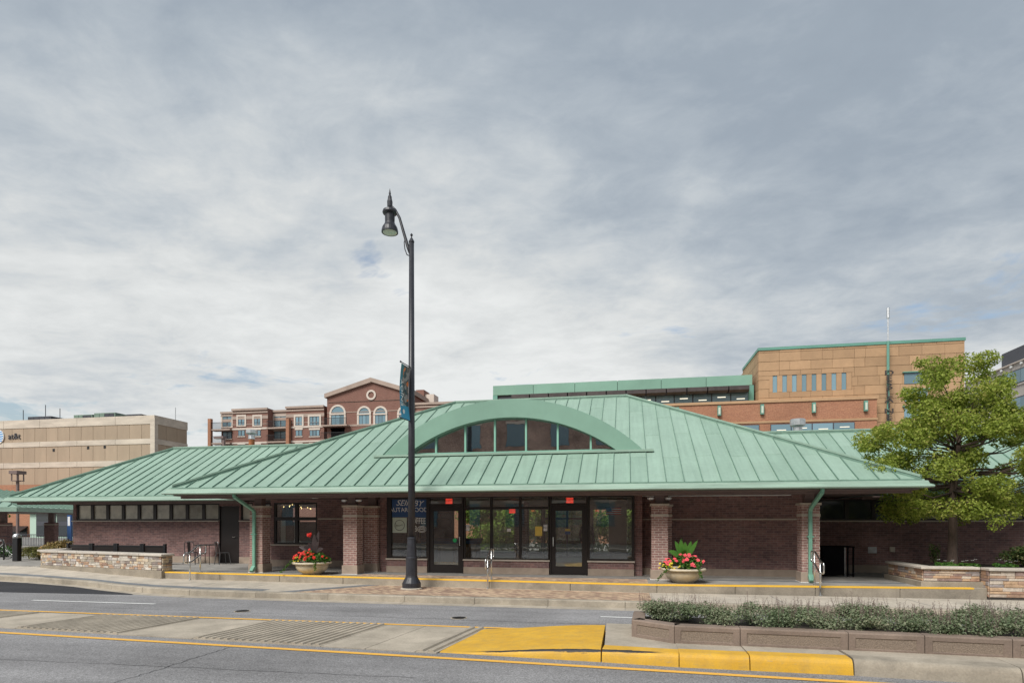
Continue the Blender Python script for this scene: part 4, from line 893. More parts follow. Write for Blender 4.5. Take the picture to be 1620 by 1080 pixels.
# left return of that wall
A2 = Vector((-21.5,19.0)); sw2 = thing('stone_wall', 'short pale stone return wall at left end of the patio', 'wall', (-21.2,18.6,0))
MB().ext([(-21.35,18.42,0),(-20.92,18.42,0),(-21.2,20.0,0),(-21.6,20.0,0)], (0,0,.50)).build('core', M['mortar'], sw2)
stones(sw2, (-21.35,18.42,0), (-20.92,18.42,0), .01, .50, (0,-1,0), 8, M['stone'], wmax=.2); stones(sw2, (-20.92,18.42,0),(-21.2,20.0,0), .01,.50, (.984,.174,0), 9, M['stone'])
MB().ext([(-21.45,18.34,.505),(-20.82,18.34,.505),(-21.12,20.05,.505),(-21.7,20.05,.505)], (0,0,.07)).build('cap_stone', M['cap'], sw2, bevel=.015)
# planter on the right, round the tree
pw = thing('tree_planter', 'ledge stone planter with concrete cap around the maple by the right wing', 'planter', (10.5,17.4,0))
MB().box(7.34,14.2,16.54,18.5,.0,.40).build('core', M['mortar'], pw); MB().box(8.62,14.2,16.2,16.54,-.25,.40).build('core', M['mortar'], pw)
MB().box(7.24,8.62,16.42,18.6,.0,.135).build('footing', M['step'], pw, bevel=.01)
stones(pw, (7.34,16.54,0), (8.58,16.54,0), .14, .435, (0,-1,0), 11, M['stone2'], .05,.085,.16,.42,.03)
stones(pw, (8.62,16.20,0), (14.2,16.20,0), -.2, .435, (0,-1,0), 12, M['stone2'], .055,.10,.16,.46,.03)
stones(pw, (8.62,16.54,0), (8.62,16.20,0), -.2, .435, (-1,0,0), 14, M['stone2'], .055,.10,.1,.3,.025)
stones(pw, (7.34,18.5,0), (7.34,16.54,0), .14, .435, (-1,0,0), 13, M['stone2'], .05,.085,.16,.42,.03)
for x0, x1, y0, y1 in ((7.26,8.57,16.46,16.8),(8.58,10.2,16.12,16.5),(10.21,11.9,16.12,16.5),(11.91,13.6,16.12,16.5)): MB().box(x0,x1-.006,y0,y1,.437,.50).build('cap_stone', M['cap'], pw, bevel=.012)
MB().box(7.26,7.6,16.806,18.58,.437,.50).build('cap_stone', M['cap'], pw, bevel=.012); MB().box(7.605,14.1,16.82,18.45,.40,.45).build('soil', M['soil'], pw)
# ---------------------------------------------------------------- trees
tree('maple_tree', 'leafy green maple growing from the stone planter right of the station', (8.5,17.6,.43), 6.1, (.25,.15,3.3,3.0,2.1,2.45), .115, 21, M['leaf'], .072, 116, 430, .40, fork=.30, prof=[(1.4,1.7),(1.8,2.35),(2.5,2.65),(3.2,2.45),(3.65,1.95),(3.95,1.4),(4.5,1.25),(5.1,1.05),(5.65,.5)])
for i, (x, y, h, r_, lb) in enumerate(((-7.5,38,6.5,2.6,'leafy tree behind the station seen through the left shop window'),(-3.6,36,6,2.4,'leafy tree behind the station seen through the middle window'),(.9,37,6.5,2.6,'leafy tree behind the station seen through the right door'),(5.2,38,6.0,2.4,'leafy tree behind the station seen past the flag'))):
    tree('street_tree', lb, (x,y-4,-.37), h, (0,0,h*.36,r_,r_*.8,h*.36), .12, 40+i, M['leafb'], .17, 60, 190, .85, fork=.1, group='trees behind the station')
def bush(label, loc, rad, n, lsize, m, seed, cat='shrub', name='shrub', stems=6):
    rnd = random.Random(seed); t = thing(name, label, cat, loc); mb = MB(); sb = MB()
    for i in range(stems*2):
        a = rnd.uniform(0,2*PI); q = Vector((math.cos(a)*rad[0]*rnd.uniform(.2,.75), math.sin(a)*rad[1]*rnd.uniform(.2,.75), rad[2]*rnd.uniform(.6,1.5)))
        sb.tube([(0,0,0), q*.5+Vector((0,0,.03)), q], [.012,.008,.003], 5); leafcloud(mb, q, (rad[0]*.42, rad[1]*.42, rad[2]*.42), n//(stems*2), lsize, rnd, .3, 1, .1)
    leafcloud(mb, (0,0,rad[2]*.8), (rad[0], rad[1], rad[2]*.75), n//2, lsize, rnd, .3, 1, .3)
    sb.build('stem', M['bark'], t, local=True); mb.build('foliage', m, t, local=True); return t
bush('loose green shrub in the planter just right of the maple trunk', (10.35,17.6,.45), (.8,.55,.30), 2600, .06, M['shrub'], 5)
bush('loose green shrub at the right edge of the planter', (12.1,17.5,.45), (1.1,.6,.36), 3600, .06, M['shrub'], 6)
bush('slender dark weed against the brick wall left of the maple', (8.35,18.2,.45), (.16,.12,.36), 260, .05, M['shrub'], 7, stems=3)
for i, x in enumerate((7.95,8.2,8.48,8.72,9.3,9.55)):
    t = bush(('leftmost','second from left','third from left','fourth from left','fifth from left','rightmost')[i]+' of six low white flowered bedding plants along the planter edge', (x,16.98+.08*(i % 2),.45), (.17,.15,.07), 420, .05, M['fleaf'], 60+i, 'flower', 'bedding_plant', 3); t['group'] = 'white bedding plants in the planter'
    for k_ in range(2):
        rnd = random.Random(i*9+k_); mb = MB(); c = Vector((rnd.uniform(-.1,.1), rnd.uniform(-.12,.0), .16+rnd.uniform(-.02,.05)))
        for e in range(5): a = e*2*PI/5; mb.add([c, c+Vector((math.cos(a-.5)*.03,math.sin(a-.5)*.03,.012)), c+Vector((math.cos(a)*.042,math.sin(a)*.042,.006)), c+Vector((math.cos(a+.5)*.03,math.sin(a+.5)*.03,.012))], [(0,1,2,3)])
        mb.build('flower', M['petalw'], t, local=True)
bush('rust tinted ornamental grass clump at the left corner of the patio', (-23.1,20.6,0), (.75,.6,.48), 2600, .09, M['grass'], 8, 'grass', 'ornamental_grass')
bush('yellowish green ornamental shrub left of the rusty grass clump', (-24.6,21.2,0), (.95,.6,.30), 2200, .07, mat('x', (.1,.1,.05)) and foliage('olive_shrub', [(.09,.10,.02),(.2,.2,.06),(.27,.2,.1)], 2, .2), 9)
for i in range(3): t = bush(('leftmost','middle','rightmost')[i]+' of three clipped hedge plants by the bicycle rack', (-29.8+1.0*i,22.2,0), (.65,.4,.30), 1500, .07, foliage('hedge%d' % i, [(.02,.07,.012),(.06,.15,.025)], 3, .15), 90+i, 'hedge', 'hedge_plant'); t['group'] = 'clipped hedge at far left'
tree('street_tree', 'young light green tree at the far left edge behind the canopy', (-50,39,-.37), 4.5, (0,0,2.6,1.2,1.2,1.7), .07, 77, M['leafb'], .16, 22, 70, .45, fork=.3)
# ---------------------------------------------------------------- median planter
mp_ = thing('median_planter', 'brown precast concrete planter wall on the yellow kerbed median', 'planter', (4.5,9.2,-.17))
PT = [(.14,10.35),(.10,9.46),(.71,9.02),(1.62,8.97),(3.02,8.90),(3.95,8.86),(4.95,8.80),(6.3,8.74),(7.7,8.68),(9.1,8.61),(10.5,8.55),(11.9,8.5)]
PZ0, PZ1 = -.172, .10
for i in range(len(PT)-1):
    a = Vector(PT[i]); b_ = Vector(PT[i+1]); d = (b_-a).normalized(); q = Vector((-d.y,d.x)); a2 = a+d*.005; b2 = b_-d*.005
    L = (b2-a2).length; mb = MB(); fw = .085; P3 = lambda u, o_, z: (a2.x+d.x*u+q.x*o_, a2.y+d.y*u+q.y*o_, z)
    h0, h1 = PZ0, PZ1
    mb.add([P3(0,0,h0),P3(L,0,h0),P3(L,0,h1-.02),P3(0,0,h1-.02),P3(fw,0,h0+.05),P3(L-fw,0,h0+.05),P3(L-fw,0,h1-.07),P3(fw,0,h1-.07),
            P3(fw+.008,.012,h0+.058),P3(L-fw-.008,.012,h0+.058),P3(L-fw-.008,.012,h1-.078),P3(fw+.008,.012,h1-.078)],
           [(0,1,5,4),(1,2,6,5),(2,3,7,6),(3,0,4,7),(4,5,9,8),(5,6,10,9),(6,7,11,10),(7,4,8,11)])
    mb.k = 1; mb.add([P3(fw+.008,.012,h0+.058),P3(L-fw-.008,.012,h0+.058),P3(L-fw-.008,.012,h1-.078),P3(fw+.008,.012,h1-.078)], [(0,1,2,3)]); mb.k = 0
    mb.add([P3(0,0,h1-.02),P3(L,0,h1-.02),P3(L,.016,h1),P3(0,.016,h1),P3(0,.2,h1),P3(L,.2,h1),P3(L,.2,h0),P3(0,.2,h0),P3(0,0,h0),P3(L,0,h0)],
           [(0,1,2,3),(3,2,5,4),(4,5,6,7),(8,0,3,4,7),(9,6,5,2,1)])
    mb.build('precast_block', [M['precast'], M['aggr']], mp_)
MB().ext([(*p,-.16) for p in [(.28,10.4),(.26,9.55),(.8,9.2),(11.9,8.66),(11.9,10.4)]], (0,0,.17)).build('soil', M['soil'], mp_)
rnd = random.Random(31); mb = MB(); sp_ = MB()
for i in range(420):
    x = .35+11.2*rnd.random()**1.0; yl = 9.17-.048*(x-.7) if x > .8 else 9.75
    y = rnd.uniform(yl, 10.25); k_ = .75+.5*noise.noise(Vector((x*1.3, y*1.6, 3.1))); hh = (.30+.10*max(0,(x-5)/4))*k_
    c = Vector((x, y, .06+hh*rnd.uniform(.25,1.0))); leafcloud(mb, c, (.17,.15,.10), 165, .034, rnd, .5, 1, .1)
    if rnd.random() < .85:
        for _ in range(3):
            p = c+Vector((rnd.uniform(-.2,.2), rnd.uniform(-.15,.15), 0)); l_ = rnd.uniform(.12,.25); tl_ = Vector((rnd.uniform(-.06,.06), rnd.uniform(-.06,.06), l_))
            sp_.tube([p, p+tl_], [.003,.0016], 3)
            for q in range(5):
                f_ = p+tl_*(.5+.12*q); a = rnd.uniform(0,2*PI); e = Vector((math.cos(a),math.sin(a),.5))*.014; sp_.add([f_, f_+e+Vector((0,0,.008)), f_+e*1.3], [(0,1,2)])
tag(mb.build('ground_cover', M['cover']), 'dense low grey green ground cover filling the median planter', 'shrubs', kind='stuff'); tag(sp_.build('seed_spikes', M['spike']), 'thin dry mauve seed spikes above the median ground cover', 'flower spikes', kind='stuff')
# ---------------------------------------------------------------- flower bowls
def flower(parent, c, r_, m, rnd):
    mb = MB(); c = Vector(c); ax = Vector((rnd.uniform(-.6,.6), rnd.uniform(-1,-.1), rnd.uniform(.2,1))).normalized(); a_ = ax.orthogonal().normalized(); b_ = ax.cross(a_)
    for ring, (rr, up_) in enumerate(((1,.1),(.6,.45))):
        for e in range(5):
            t0 = e*2*PI/5+ring*.6; f_ = lambda t_, k_, u_: c+(a_*math.cos(t_)+b_*math.sin(t_))*r_*k_*rr+ax*r_*u_
            mb.add([c+ax*r_*.1, f_(t0-.55,.75,up_), f_(t0,1.1,up_*.6), f_(t0+.55,.75,up_)], [(0,1,2,3)])
    mb.build('flower', m, parent)
def blade(mb, base, tip, w, sag, n=6):
    base = Vector(base); tip = Vector(tip); d = tip-base; s_ = d.cross(Vector((.15,-1,.35)))
    s_ = s_.normalized() if s_.length > .02 else Vector((1,0,0)); L_ = []
    for i in range(n+1):
        t_ = i/n; p = base+d*t_+Vector((0,0,-sag*t_*t_)); ww = w*math.sin(PI*min(1,.12+t_*.88))**.8*(1 if t_ < 1 else 0); L_ += [p-s_*ww*.5+Vector((0,0,ww*.15)), p, p+s_*ww*.5+Vector((0,0,ww*.15))]
    mb.add(L_, [f for i in range(n) for f in ((i*3,i*3+1,i*3+4,i*3+3),(i*3+1,i*3+2,i*3+5,i*3+4))])
def bowl(x, y, label):
    t = thing('flower_bowl', label, 'planter', (x,y,.001))
    MB().lathe([(.26,0),(.27,.03),(.30,.05),(.40,.11),(.47,.21),(.50,.33)], n=40).build('bowl_body', M['bowl'], t, local=True, smooth=True)
    MB().lathe([(.49,.325),(.57,.33),(.585,.36),(.57,.39),(.50,.39),(.48,.36),(.05,.34)], n=40).build('rim', M['bowl'], t, local=True, smooth=True)
bowl(-9.42,16.72,'pale concrete bowl planter with red flowers near the left doors'); bowl(1.52,16.35,'pale concrete bowl planter with pink flowers beside the right pillar')
def arrangement(x, y, m, label, seed, dark):
    rnd = random.Random(seed); t = thing('bedding_flowers', label, 'flowers', (x,y,.37)); mb = MB()
    for _ in range(52):
        a = rnd.uniform(0,2*PI); r_ = .50*math.sqrt(rnd.random()); c = (x+r_*math.cos(a), y+r_*math.sin(a)*.9-.03, .43+.29*(1-(r_/.5)**2)*rnd.uniform(.5,1)); leafcloud(mb, c, (.12,.12,.09), 42, .065, rnd, .5, 1, .1)
    mb.build('foliage', M['fleaf'], t); mb = MB()
    for sx, n_ in ((-.42,9),(.33,7)):       # trailing vine over the rim
        px0 = Vector((x+sx,y-.34,.40))
        for q in range(n_): leafcloud(mb, px0+Vector((-.035*q*(1 if sx < 0 else -.3),-.12-.01*q,-.04*q+.03)), (.05,.04,.04), 12, .045, rnd, .2, 1, .1)
    mb.build('vine', M['fleaf'], t)
    for i in range(28):
        a = rnd.uniform(PI*.95,2.05*PI); r_ = .5*rnd.random()**.5; z = .48+.25*(1-(r_/.55)**2)+rnd.uniform(-.07,.05); flower(t, (x+r_*1.12*math.cos(a), y+r_*.95*math.sin(a)-.04, z), rnd.uniform(.04,.062), m, rnd)
    for i in range(7 if dark else 22): a = rnd.uniform(PI*1.05,PI*1.4); flower(t, (x+.55*math.cos(a)+rnd.uniform(-.1,.1), y+.5*math.sin(a), .44+rnd.uniform(-.06,.10)), .03, M['petaly'], rnd)
    cm = M['cannad'] if dark else M['canna']
    if dark:
        spec = [((.0,0,.25),(-.42,-.05,.52),.16,.12),((.05,0,.3),(-.2,-.15,.55),.17,.15),((.1,0,.25),(.12,-.1,.80),.17,.0),((.1,0,.3),(.25,-.05,.95),.13,.05),((.05,0,.3),(-.08,-.1,.62),.16,.1),((.12,0,.3),(.40,-.05,.45),.13,.1),((.02,.05,.3),(.28,-.1,.62),.15,.05)]
    else:
        spec = [((-.05,0,.25),(-.40,-.08,.50),.15,.10),((0,0,.25),(-.22,-.02,.66),.15,.0),((0,0,.25),(-.08,-.05,.70),.16,.0),((.05,0,.25),(.04,-.05,.64),.15,.0),((.08,0,.25),(.20,0,.66),.13,.0),((.08,0,.25),(.36,-.05,.68),.12,.0),((0,0,.3),(.02,-.15,.5),.14,.08)]
    for bp, tp, w, sg_ in spec:
        mb = MB(); blade(mb, (x+bp[0],y+bp[1],.37+bp[2]), (x+tp[0],y+tp[1],.37+tp[2]+.08), w, sg_); mb.build('leaf', cm, t)
    st = MB().tube([(x+.03,y,.5),(x+.0,y-.02,.9),(x-(.06 if dark else .05),y-.03,1.22 if dark else 1.18)], [.012,.009,.006], 6).build('stalk', cm, t)
    if dark:
        for k_ in range(4): flower(t, (x-.06+rnd.uniform(-.03,.03), y-.05, 1.22+rnd.uniform(-.03,.05)), .075, M['red'], rnd)
arrangement(-9.42,16.72,M['red'],'red begonias with dark canna leaves in the left concrete bowl',51,True); arrangement(1.52,16.35,M['pink'],'pink begonias and yellow daisies with green canna in the right concrete bowl',52,False)
# ---------------------------------------------------------------- handrails
def handrail(x, y0, label, z0=-.2):
    t = thing('handrail', label, 'handrail', (x,y0,z0), group='steel handrails at the step'); y1 = y0+.46
    def rnd_path(pts, r_=.07, n=5):
        out = []; m_ = len(pts)
        for i in range(m_):
            p, a, b_ = Vector(pts[i]), Vector(pts[i-1]), Vector(pts[(i+1) % m_]); pa = p+(a-p).normalized()*r_; pb = p+(b_-p).normalized()*r_
            for k_ in range(n+1): s_ = k_/n; out.append(pa.lerp(p,s_).lerp(p.lerp(pb,s_),s_))
        return out
    loop = [(x,y0-.26,.62),(x,y0-.06,.62),(x,y1-.08,.86),(x,y1+.26,.86),(x,y1+.26,.60),(x,y1+.06,.60),(x,y0+.06,.36),(x,y0-.26,.36)]
    MB().tube(rnd_path(loop), .021, 10, True).build('rail_loop', M['steel'], t, smooth=True)
    MB().tube([(x,y0,z0),(x,y0,.655)], .021, 10).build('post', M['steel'], t, smooth=True); MB().tube([(x,y1,.005),(x,y1,.86)], .021, 10).build('post', M['steel'], t, smooth=True)
    MB().lathe([(.045,0),(.045,.008)], (x,y0,z0+.001), 14).build('flange', M['galv'], t); MB().lathe([(.045,0),(.045,.008)], (x,y1,.013), 14).build('flange', M['galv'], t)
handrail(-13.3,16.26,'steel handrail beside the patio wall at left'); handrail(-3.66,15.68,'steel handrail in front of the shop windows'); handrail(4.72,15.78,'steel handrail in front of the right downspout')
# ---------------------------------------------------------------- street lamp
LX, LY = -5.66, 15.22
lp = thing('street_lamp', 'tall black street lamp with bell shade in front of the station', 'street lamp', (LX,LY,-.2))
lo = MB(); lo.lathe([(.29,0),(.29,.03),(.27,.045)], (0,0,0), 16); lo.build('footing', M['conc'], lp, local=True)
MB().lathe([(.25,.045),(.25,.17),(.235,.19),(.20,.26),(.165,.32),(.155,.36),(.15,.80),(.155,.81),(.155,.85),(.135,.87),(.115,1.34),(.12,1.35),(.12,1.38),(.10,1.40)], n=20).build('base', M['lamp'], lp, local=True)
MB().lathe([(.098,1.40),(.088,4.0),(.066,9.35)], n=16).build('pole', M['lamp'], lp, local=True, smooth=True)
MB().lathe([(.075,9.34),(.075,9.37),(.02,9.47),(.015,9.50),(.035,9.53),(.035,9.55),(.005,9.59)], n=12).build('finial', M['lamp'], lp, local=True)
AX = -.62    # arm reaches to the left
arm = [(0,0,8.98),(-.10,0,9.22),(-.22,0,9.62),(-.34,0,10.03),(-.46,0,10.26),(-.62,0,10.42)]
MB().tube(arm, [.05,.045,.04,.036,.032,.03], 10).build('arm', M['lamp'], lp, local=True, smooth=True)
MB().tube([(-.18,0,9.5),(-.21,0,9.35),(-.19,0,9.18),(-.13,0,9.02),(-.05,0,8.98)], .014, 8).build('scroll', M['lamp'], lp, local=True, smooth=True)
MB().lathe([(.05,10.30),(.07,10.36),(.075,10.50),(.055,10.58),(.05,10.64),(.025,10.68),(.03,10.72),(.002,10.86)], (AX,0,0), 12).build('finial', M['lamp'], lp, local=True)
sh = MB().lathe([(.12,10.30),(.185,10.26),(.20,10.20),(.185,10.17),(.135,10.15),(.13,9.93),(.15,9.88),(.20,9.80),(.225,9.70),(.225,9.66),(.20,9.66)], (AX,0,0), 24).build('shade', M['lamp'], lp, local=True, smooth=False)
MB().lathe([(.02,9.62),(.14,9.635),(.20,9.665)], (AX,0,0), 20).build('lens', M['lens'], sh, local=True)
# banner on the pole
bnr = thing('pole_banner', 'teal street banner with white vertical lettering on the lamp post', 'banner', (LX,LY,4.5))
bx = Vector((-.08,-1,0)).normalized()  # hangs out towards the road
def bp(u, z): 
    w = .06*math.sin(PI*z)+.02*math.sin(PI*u); p = Vector((LX,LY,0))+bx*(.09+.52*u)+Vector((-.9*w,.0,0)); return (p.x,p.y,4.32+1.42*z)
nu, nv = 8, 20; mb = MB(); mb.add([bp(u/nu,v_/nv) for v_ in range(nv+1) for u in range(nu+1)], [(v_*(nu+1)+u, v_*(nu+1)+u+1, (v_+1)*(nu+1)+u+1, (v_+1)*(nu+1)+u) for v_ in range(nv) for u in range(nu)])
def banner_mat():
    m = bpy.data.materials.new('banner_print'); m.use_nodes = True; t = m.node_tree; b_ = t.nodes['Principled BSDF']; geo = N(t, 'ShaderNodeNewGeometry'); P = geo.outputs['Position']
    sp = N(t, 'ShaderNodeSeparateXYZ'); t.links.new(P, sp.inputs[0]); h = mth(t, 'DIVIDE', mth(t, 'SUBTRACT', sp.outputs[2], 4.32), 1.42)
    vo = N(t, 'ShaderNodeTexVoronoi'); vo.inputs['Scale'].default_value = 9; t.links.new(P, vo.inputs['Vector'])
    pic = ramp(t, vo.outputs['Color'], [(.0,(.05,.09,.10)),(.35,(.17,.16,.15)),(.6,(.32,.31,.30)),(.8,(.75,.22,.06)),(.95,(.10,.5,.7))], 'CONSTANT')
    sky_ = ramp(t, h, [(0,(.06,.38,.60)),(.45,(.04,.28,.42)),(1,(.05,.20,.22))]); u = mth(t, 'SUBTRACT', LY-.42, sp.outputs[1])
    inpic = mth(t, 'MULTIPLY', mth(t, 'LESS_THAN', u, 0.0), mth(t, 'GREATER_THAN', h, .26))
    t.links.new(mixc(t, inpic, sky_, pic), b_.inputs['Base Color']); b_.inputs['Roughness'].default_value = .6; return m
mb.build('sheet', banner_mat(), bnr, smooth=True)
MB().tube([(LX,LY,5.76),tuple(Vector((LX,LY,5.76))+bx*.66)], .014, 6).build('bracket', M['lamp'], bnr); MB().tube([(LX,LY,4.31),tuple(Vector((LX,LY,4.31))+bx*.66)], .014, 6).build('bracket', M['lamp'], bnr)
for zc_ in (5.76,4.31): p = Vector((LX,LY,zc_))+bx*.66; MB().lathe([(.005,-.03),(.03,0),(.005,.03)], tuple(p), 8).build('bracket_ball', M['lamp'], bnr)
nn = Vector((0,0,1)).cross(bx); yv = bx      # lettering runs upwards, its tops towards the outer edge
Mt = Matrix.Identity(4)
for r_ in range(3): Mt[r_][0] = (0,0,1)[r_]; Mt[r_][1] = yv[r_]; Mt[r_][2] = nn[r_]
pc = Vector(bp(.78,.47))+nn*.03; Mt.translation = pc
lettering('lettering', 'ENJOY', .19, Mt, M['white'], bnr, 0, .002, 1.25)
pc = Vector(bp(.72,.13))+nn*.03; mb = MB(); mb.lathe([(.001,.001),(.06,.001),(.06,.004)], n=16); e = mb.build('round_mark', M['white'], bnr, local=True); e.location = pc-W[bnr.name]; e.rotation_euler = nn.to_track_quat('Z','Y').to_euler()
# ---------------------------------------------------------------- patio furniture, fence, boxes
fx = [(-21.2,19.35),(-20.0,19.25),(-18.95,19.3),(-17.75,19.25),(-16.75,19.25)]
for i, ((xa_, ya_), (xb_, yb_)) in enumerate(zip(fx, fx[1:])):
    lb = ['leftmost black metal screen panel behind the stone wall','second black metal screen panel from left behind the stone wall','third black metal screen panel from left behind the stone wall','rightmost black metal screen panel behind the stone wall'][i]
    t = thing('patio_screen', lb, 'fence', (xa_,ya_,.001), group='black screens round the patio')
    for x, y in ((xa_+.03,ya_),(xb_-.05,yb_)): MB().box(x-.045,x+.045,y-.045,y+.045,.001,.79).build('post', M['black'], t)
    MB().beam((xa_+.1,ya_,.70),(xb_-.1,yb_,.70),.03,.05).build('rail', M['black'], t); MB().beam((xa_+.1,ya_,.12),(xb_-.1,yb_,.12),.03,.05).build('rail', M['black'], t)
    MB().ext([(xa_+.1,ya_,.15),(xb_-.1,yb_,.15),(xb_-.1,yb_,.675),(xa_+.1,ya_,.675)], (0,.008,0)).build('mesh_infill', M['dark'], t)
ch = thing('patio_chair', 'grey metal patio chair left of the outdoor table', 'chair', (-16.35,20.05,.001), R(200), group='metal chairs on the patio')
MB().box(-.18,.18,-.18,.18,.43,.455).build('seat', M['gunm'], ch, local=True, bevel=.02)
for sx in (-1,1):
    for sy in (-1,1): MB().tube([(sx*.16,sy*.16,.44),(sx*.215,sy*.215,0)], [.018,.013], 6).build('leg', M['gunm'], ch, local=True)
MB().tube([(-.16,.17,.44),(-.17,.22,.80),(-.10,.235,.86),(.10,.235,.86),(.17,.22,.80),(.16,.17,.44)], .014, 6).build('back_frame', M['gunm'], ch, local=True)
MB().ext([(-.05,.175,.45),(.05,.175,.45),(.06,.235,.84),(-.06,.235,.84)], (0,.008,0)).build('backrest', M['dark'], ch, local=True)
dup(ch, (-14.95,20.0,.001), R(150), 'grey metal patio chair right of the outdoor table by the brown door')
t = thing('patio_table', 'square dark metal patio table between two chairs', 'table', (-15.65,20.05,.001)); MB().box(-.33,.33,-.3,.3,.72,.745).build('table_top', M['black'], t, local=True)
for sx in (-1,1):
    for sy in (-1,1): MB().tube([(sx*.28,sy*.25,.72),(sx*.30,sy*.27,0)], .014, 6).build('leg', M['black'], t, local=True)
t = thing('bin_enclosure', 'black metal cabinet with open frame against the right wing wall', 'cabinet', (6.15,19.2,.001))
MB().box(5.72,6.33,18.95,19.6,.05,.86).build('cabinet_body', M['matte'], t, bevel=.01); MB().box(5.70,6.60,18.92,19.63,.86,.89).build('lid', M['matte'], t)
for x in (6.42,6.57): MB().box(x-.02,x+.02,18.95,18.99,.0,.86).build('frame_post', M['matte'], t)
MB().box(6.42,6.57,18.95,18.99,.04,.08).build('frame_rail', M['matte'], t); MB().box(6.40,6.44,19.2,19.24,.0,.86).build('frame_post', M['galv'], t)
tag(MB().box(7.55,7.80,20.55,20.60,.62,.82).build('junction_box', M['galv'], bevel=.006), 'grey metal junction box low on the right wing wall', 'electrical box'); tag(MB().box(8.18,8.32,20.54,20.60,.66,.82).build('outlet_box', M['limestone'], bevel=.006), 'small cream outlet box low on the right wing wall', 'electrical box')
# ---------------------------------------------------------------- far left: bicycle, rack, posts, canopy
bk = thing('bicycle', 'dark bicycle locked at the rack on far left', 'bicycle', (-26.6,20.95,.001), R(6))
def wheel(x):
    w = MB().tube([(x+.33*math.cos(a*PI/12),0,.345+.33*math.sin(a*PI/12)) for a in range(24)], .014, 6, True).build('wheel', M['black'], bk, local=True)
    mb = MB()
    for a in range(10): mb.tube([(x,0,.345),(x+.325*math.cos(a*PI/5),0,.345+.325*math.sin(a*PI/5))], .0025, 3)
    mb.build('spokes', M['galv'], w, local=True); MB().tube([(x,-.04,.345),(x,.04,.345)], .02, 8).build('hub', M['galv'], w, local=True)
wheel(-.52); wheel(.52); mb = MB()
for a, b_ in (((-.52,.345),(-.12,.30)),((-.12,.30),(-.22,.82)),((-.52,.345),(-.20,.75)),((-.12,.30),(.36,.70)),((-.20,.76),(.34,.80)),((.34,.86),(.40,.62)),((.40,.62),(.52,.345))): mb.tube([(a[0],0,a[1]),(b_[0],0,b_[1])], .017, 7)
mb.build('frame', M['steel'], bk, local=True); MB().tube([(-.36,0,.87),(-.22,0,.885),(-.10,0,.87)], [.06,.05,.02], 8).build('saddle', M['black'], bk, local=True); MB().tube([(.38,-.26,.95),(.33,-.12,.98),(.33,.12,.98),(.38,.26,.95)], .013, 6).build('handlebar', M['black'], bk, local=True)
MB().tube([(-.12,.06,.30),(-.05,.08,.14)], .01, 5).build('crank', M['black'], bk, local=True)
for i, (x, lb) in enumerate(((-26.05,'black hoop bicycle rack in front of the bicycle'),(-27.2,'black hoop bicycle rack at the left picture edge'))):
    t = MB().tube([(x-.28,20.6,0),(x-.28,20.6,.70),(x-.20,20.6,.83),(x,20.6,.88),(x+.2,20.6,.83),(x+.28,20.6,.70),(x+.28,20.6,0)], .03, 8).build('bicycle_rack', M['black']); tag(t, lb, 'bicycle rack', 'bicycle racks at far left')
t = thing('pay_post', 'black pay station post with pale rounded top near the bicycle', 'post', (-24.4,20.0,.001)); MB().box(-24.53,-24.27,19.93,20.12,.001,.95).build('post_body', M['black'], t, bevel=.02); MB().lathe([(.13,.95),(.14,1.02),(.10,1.10),(.02,1.13)], (-24.4,20.02,0), 14).build('post_top', M['galv'], t)
t = thing('meter_post', 'slim steel meter post beside the black pay station', 'post', (-25.0,20.6,.001)); MB().lathe([(.035,0),(.035,.55)], (-25,20.6,0), 10).build('pole', M['galv'], t); MB().box(-25.1,-24.9,20.53,20.67,.55,1.05).build('meter_head', M['mint'], t, bevel=.03)
cn = thing('platform_canopy', 'green metal roofed platform canopy with brick pillar at far left', 'canopy', (-34.2,27.5,0), R(26))
mb = MB()
L0, L1, HWd = -4.6, 9.0, 2.6; ce, cr_ = 2.34, 3.35
mb.ext([(HWd,L0,ce),(HWd,L1,ce),(0,L1-2.4,cr_),(0,L0+2.4,cr_)], (0,0,-.04)); mb.ext([(-HWd,L1,ce),(-HWd,L0,ce),(0,L0+2.4,cr_),(0,L1-2.4,cr_)], (0,0,-.04)); mb.ext([(-HWd,L0,ce),(HWd,L0,ce),(0,L0+2.4,cr_)], (0,0,-.04)); mb.ext([(HWd,L1,ce),(-HWd,L1,ce),(0,L1-2.4,cr_)], (0,0,-.04))
cro = mb.build('roof', M['roof'], cn, local=True)
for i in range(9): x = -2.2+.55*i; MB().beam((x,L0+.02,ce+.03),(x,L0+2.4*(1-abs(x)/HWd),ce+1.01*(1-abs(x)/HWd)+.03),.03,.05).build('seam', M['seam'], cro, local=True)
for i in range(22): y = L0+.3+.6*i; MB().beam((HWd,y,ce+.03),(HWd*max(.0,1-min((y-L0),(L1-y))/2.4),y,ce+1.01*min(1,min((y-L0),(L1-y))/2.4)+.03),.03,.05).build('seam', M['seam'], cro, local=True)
mb = MB()
for a, b_ in (((-HWd,L0),(HWd,L0)),((HWd,L0),(HWd,L1)),((-HWd,L0),(-HWd,L1))): mb.beam((*a,ce-.13),(*b_,ce-.13),.1,.2)
mb.build('fascia', M['gutter'], cn, local=True); MB().box(-HWd+.1,HWd-.1,L0+.1,L1-.1,ce-.2,ce-.17).build('soffit', M['soffit'], cn, local=True)
for y in (-2.2,3.0):
    p_ = MB().box(.9-.27,.9+.27,y-.27,y+.27,.001,1.55).build('pillar', M['brick'], cn, local=True); MB().box(.9-.29,.9+.29,y-.29,y+.29,1.40,1.45).build('pillar_band', LS, p_, local=True); MB().box(.9-.12,.9+.12,y-.12,y+.12,1.55,2.15).build('pillar_post', M['soffit'], p_, local=True)
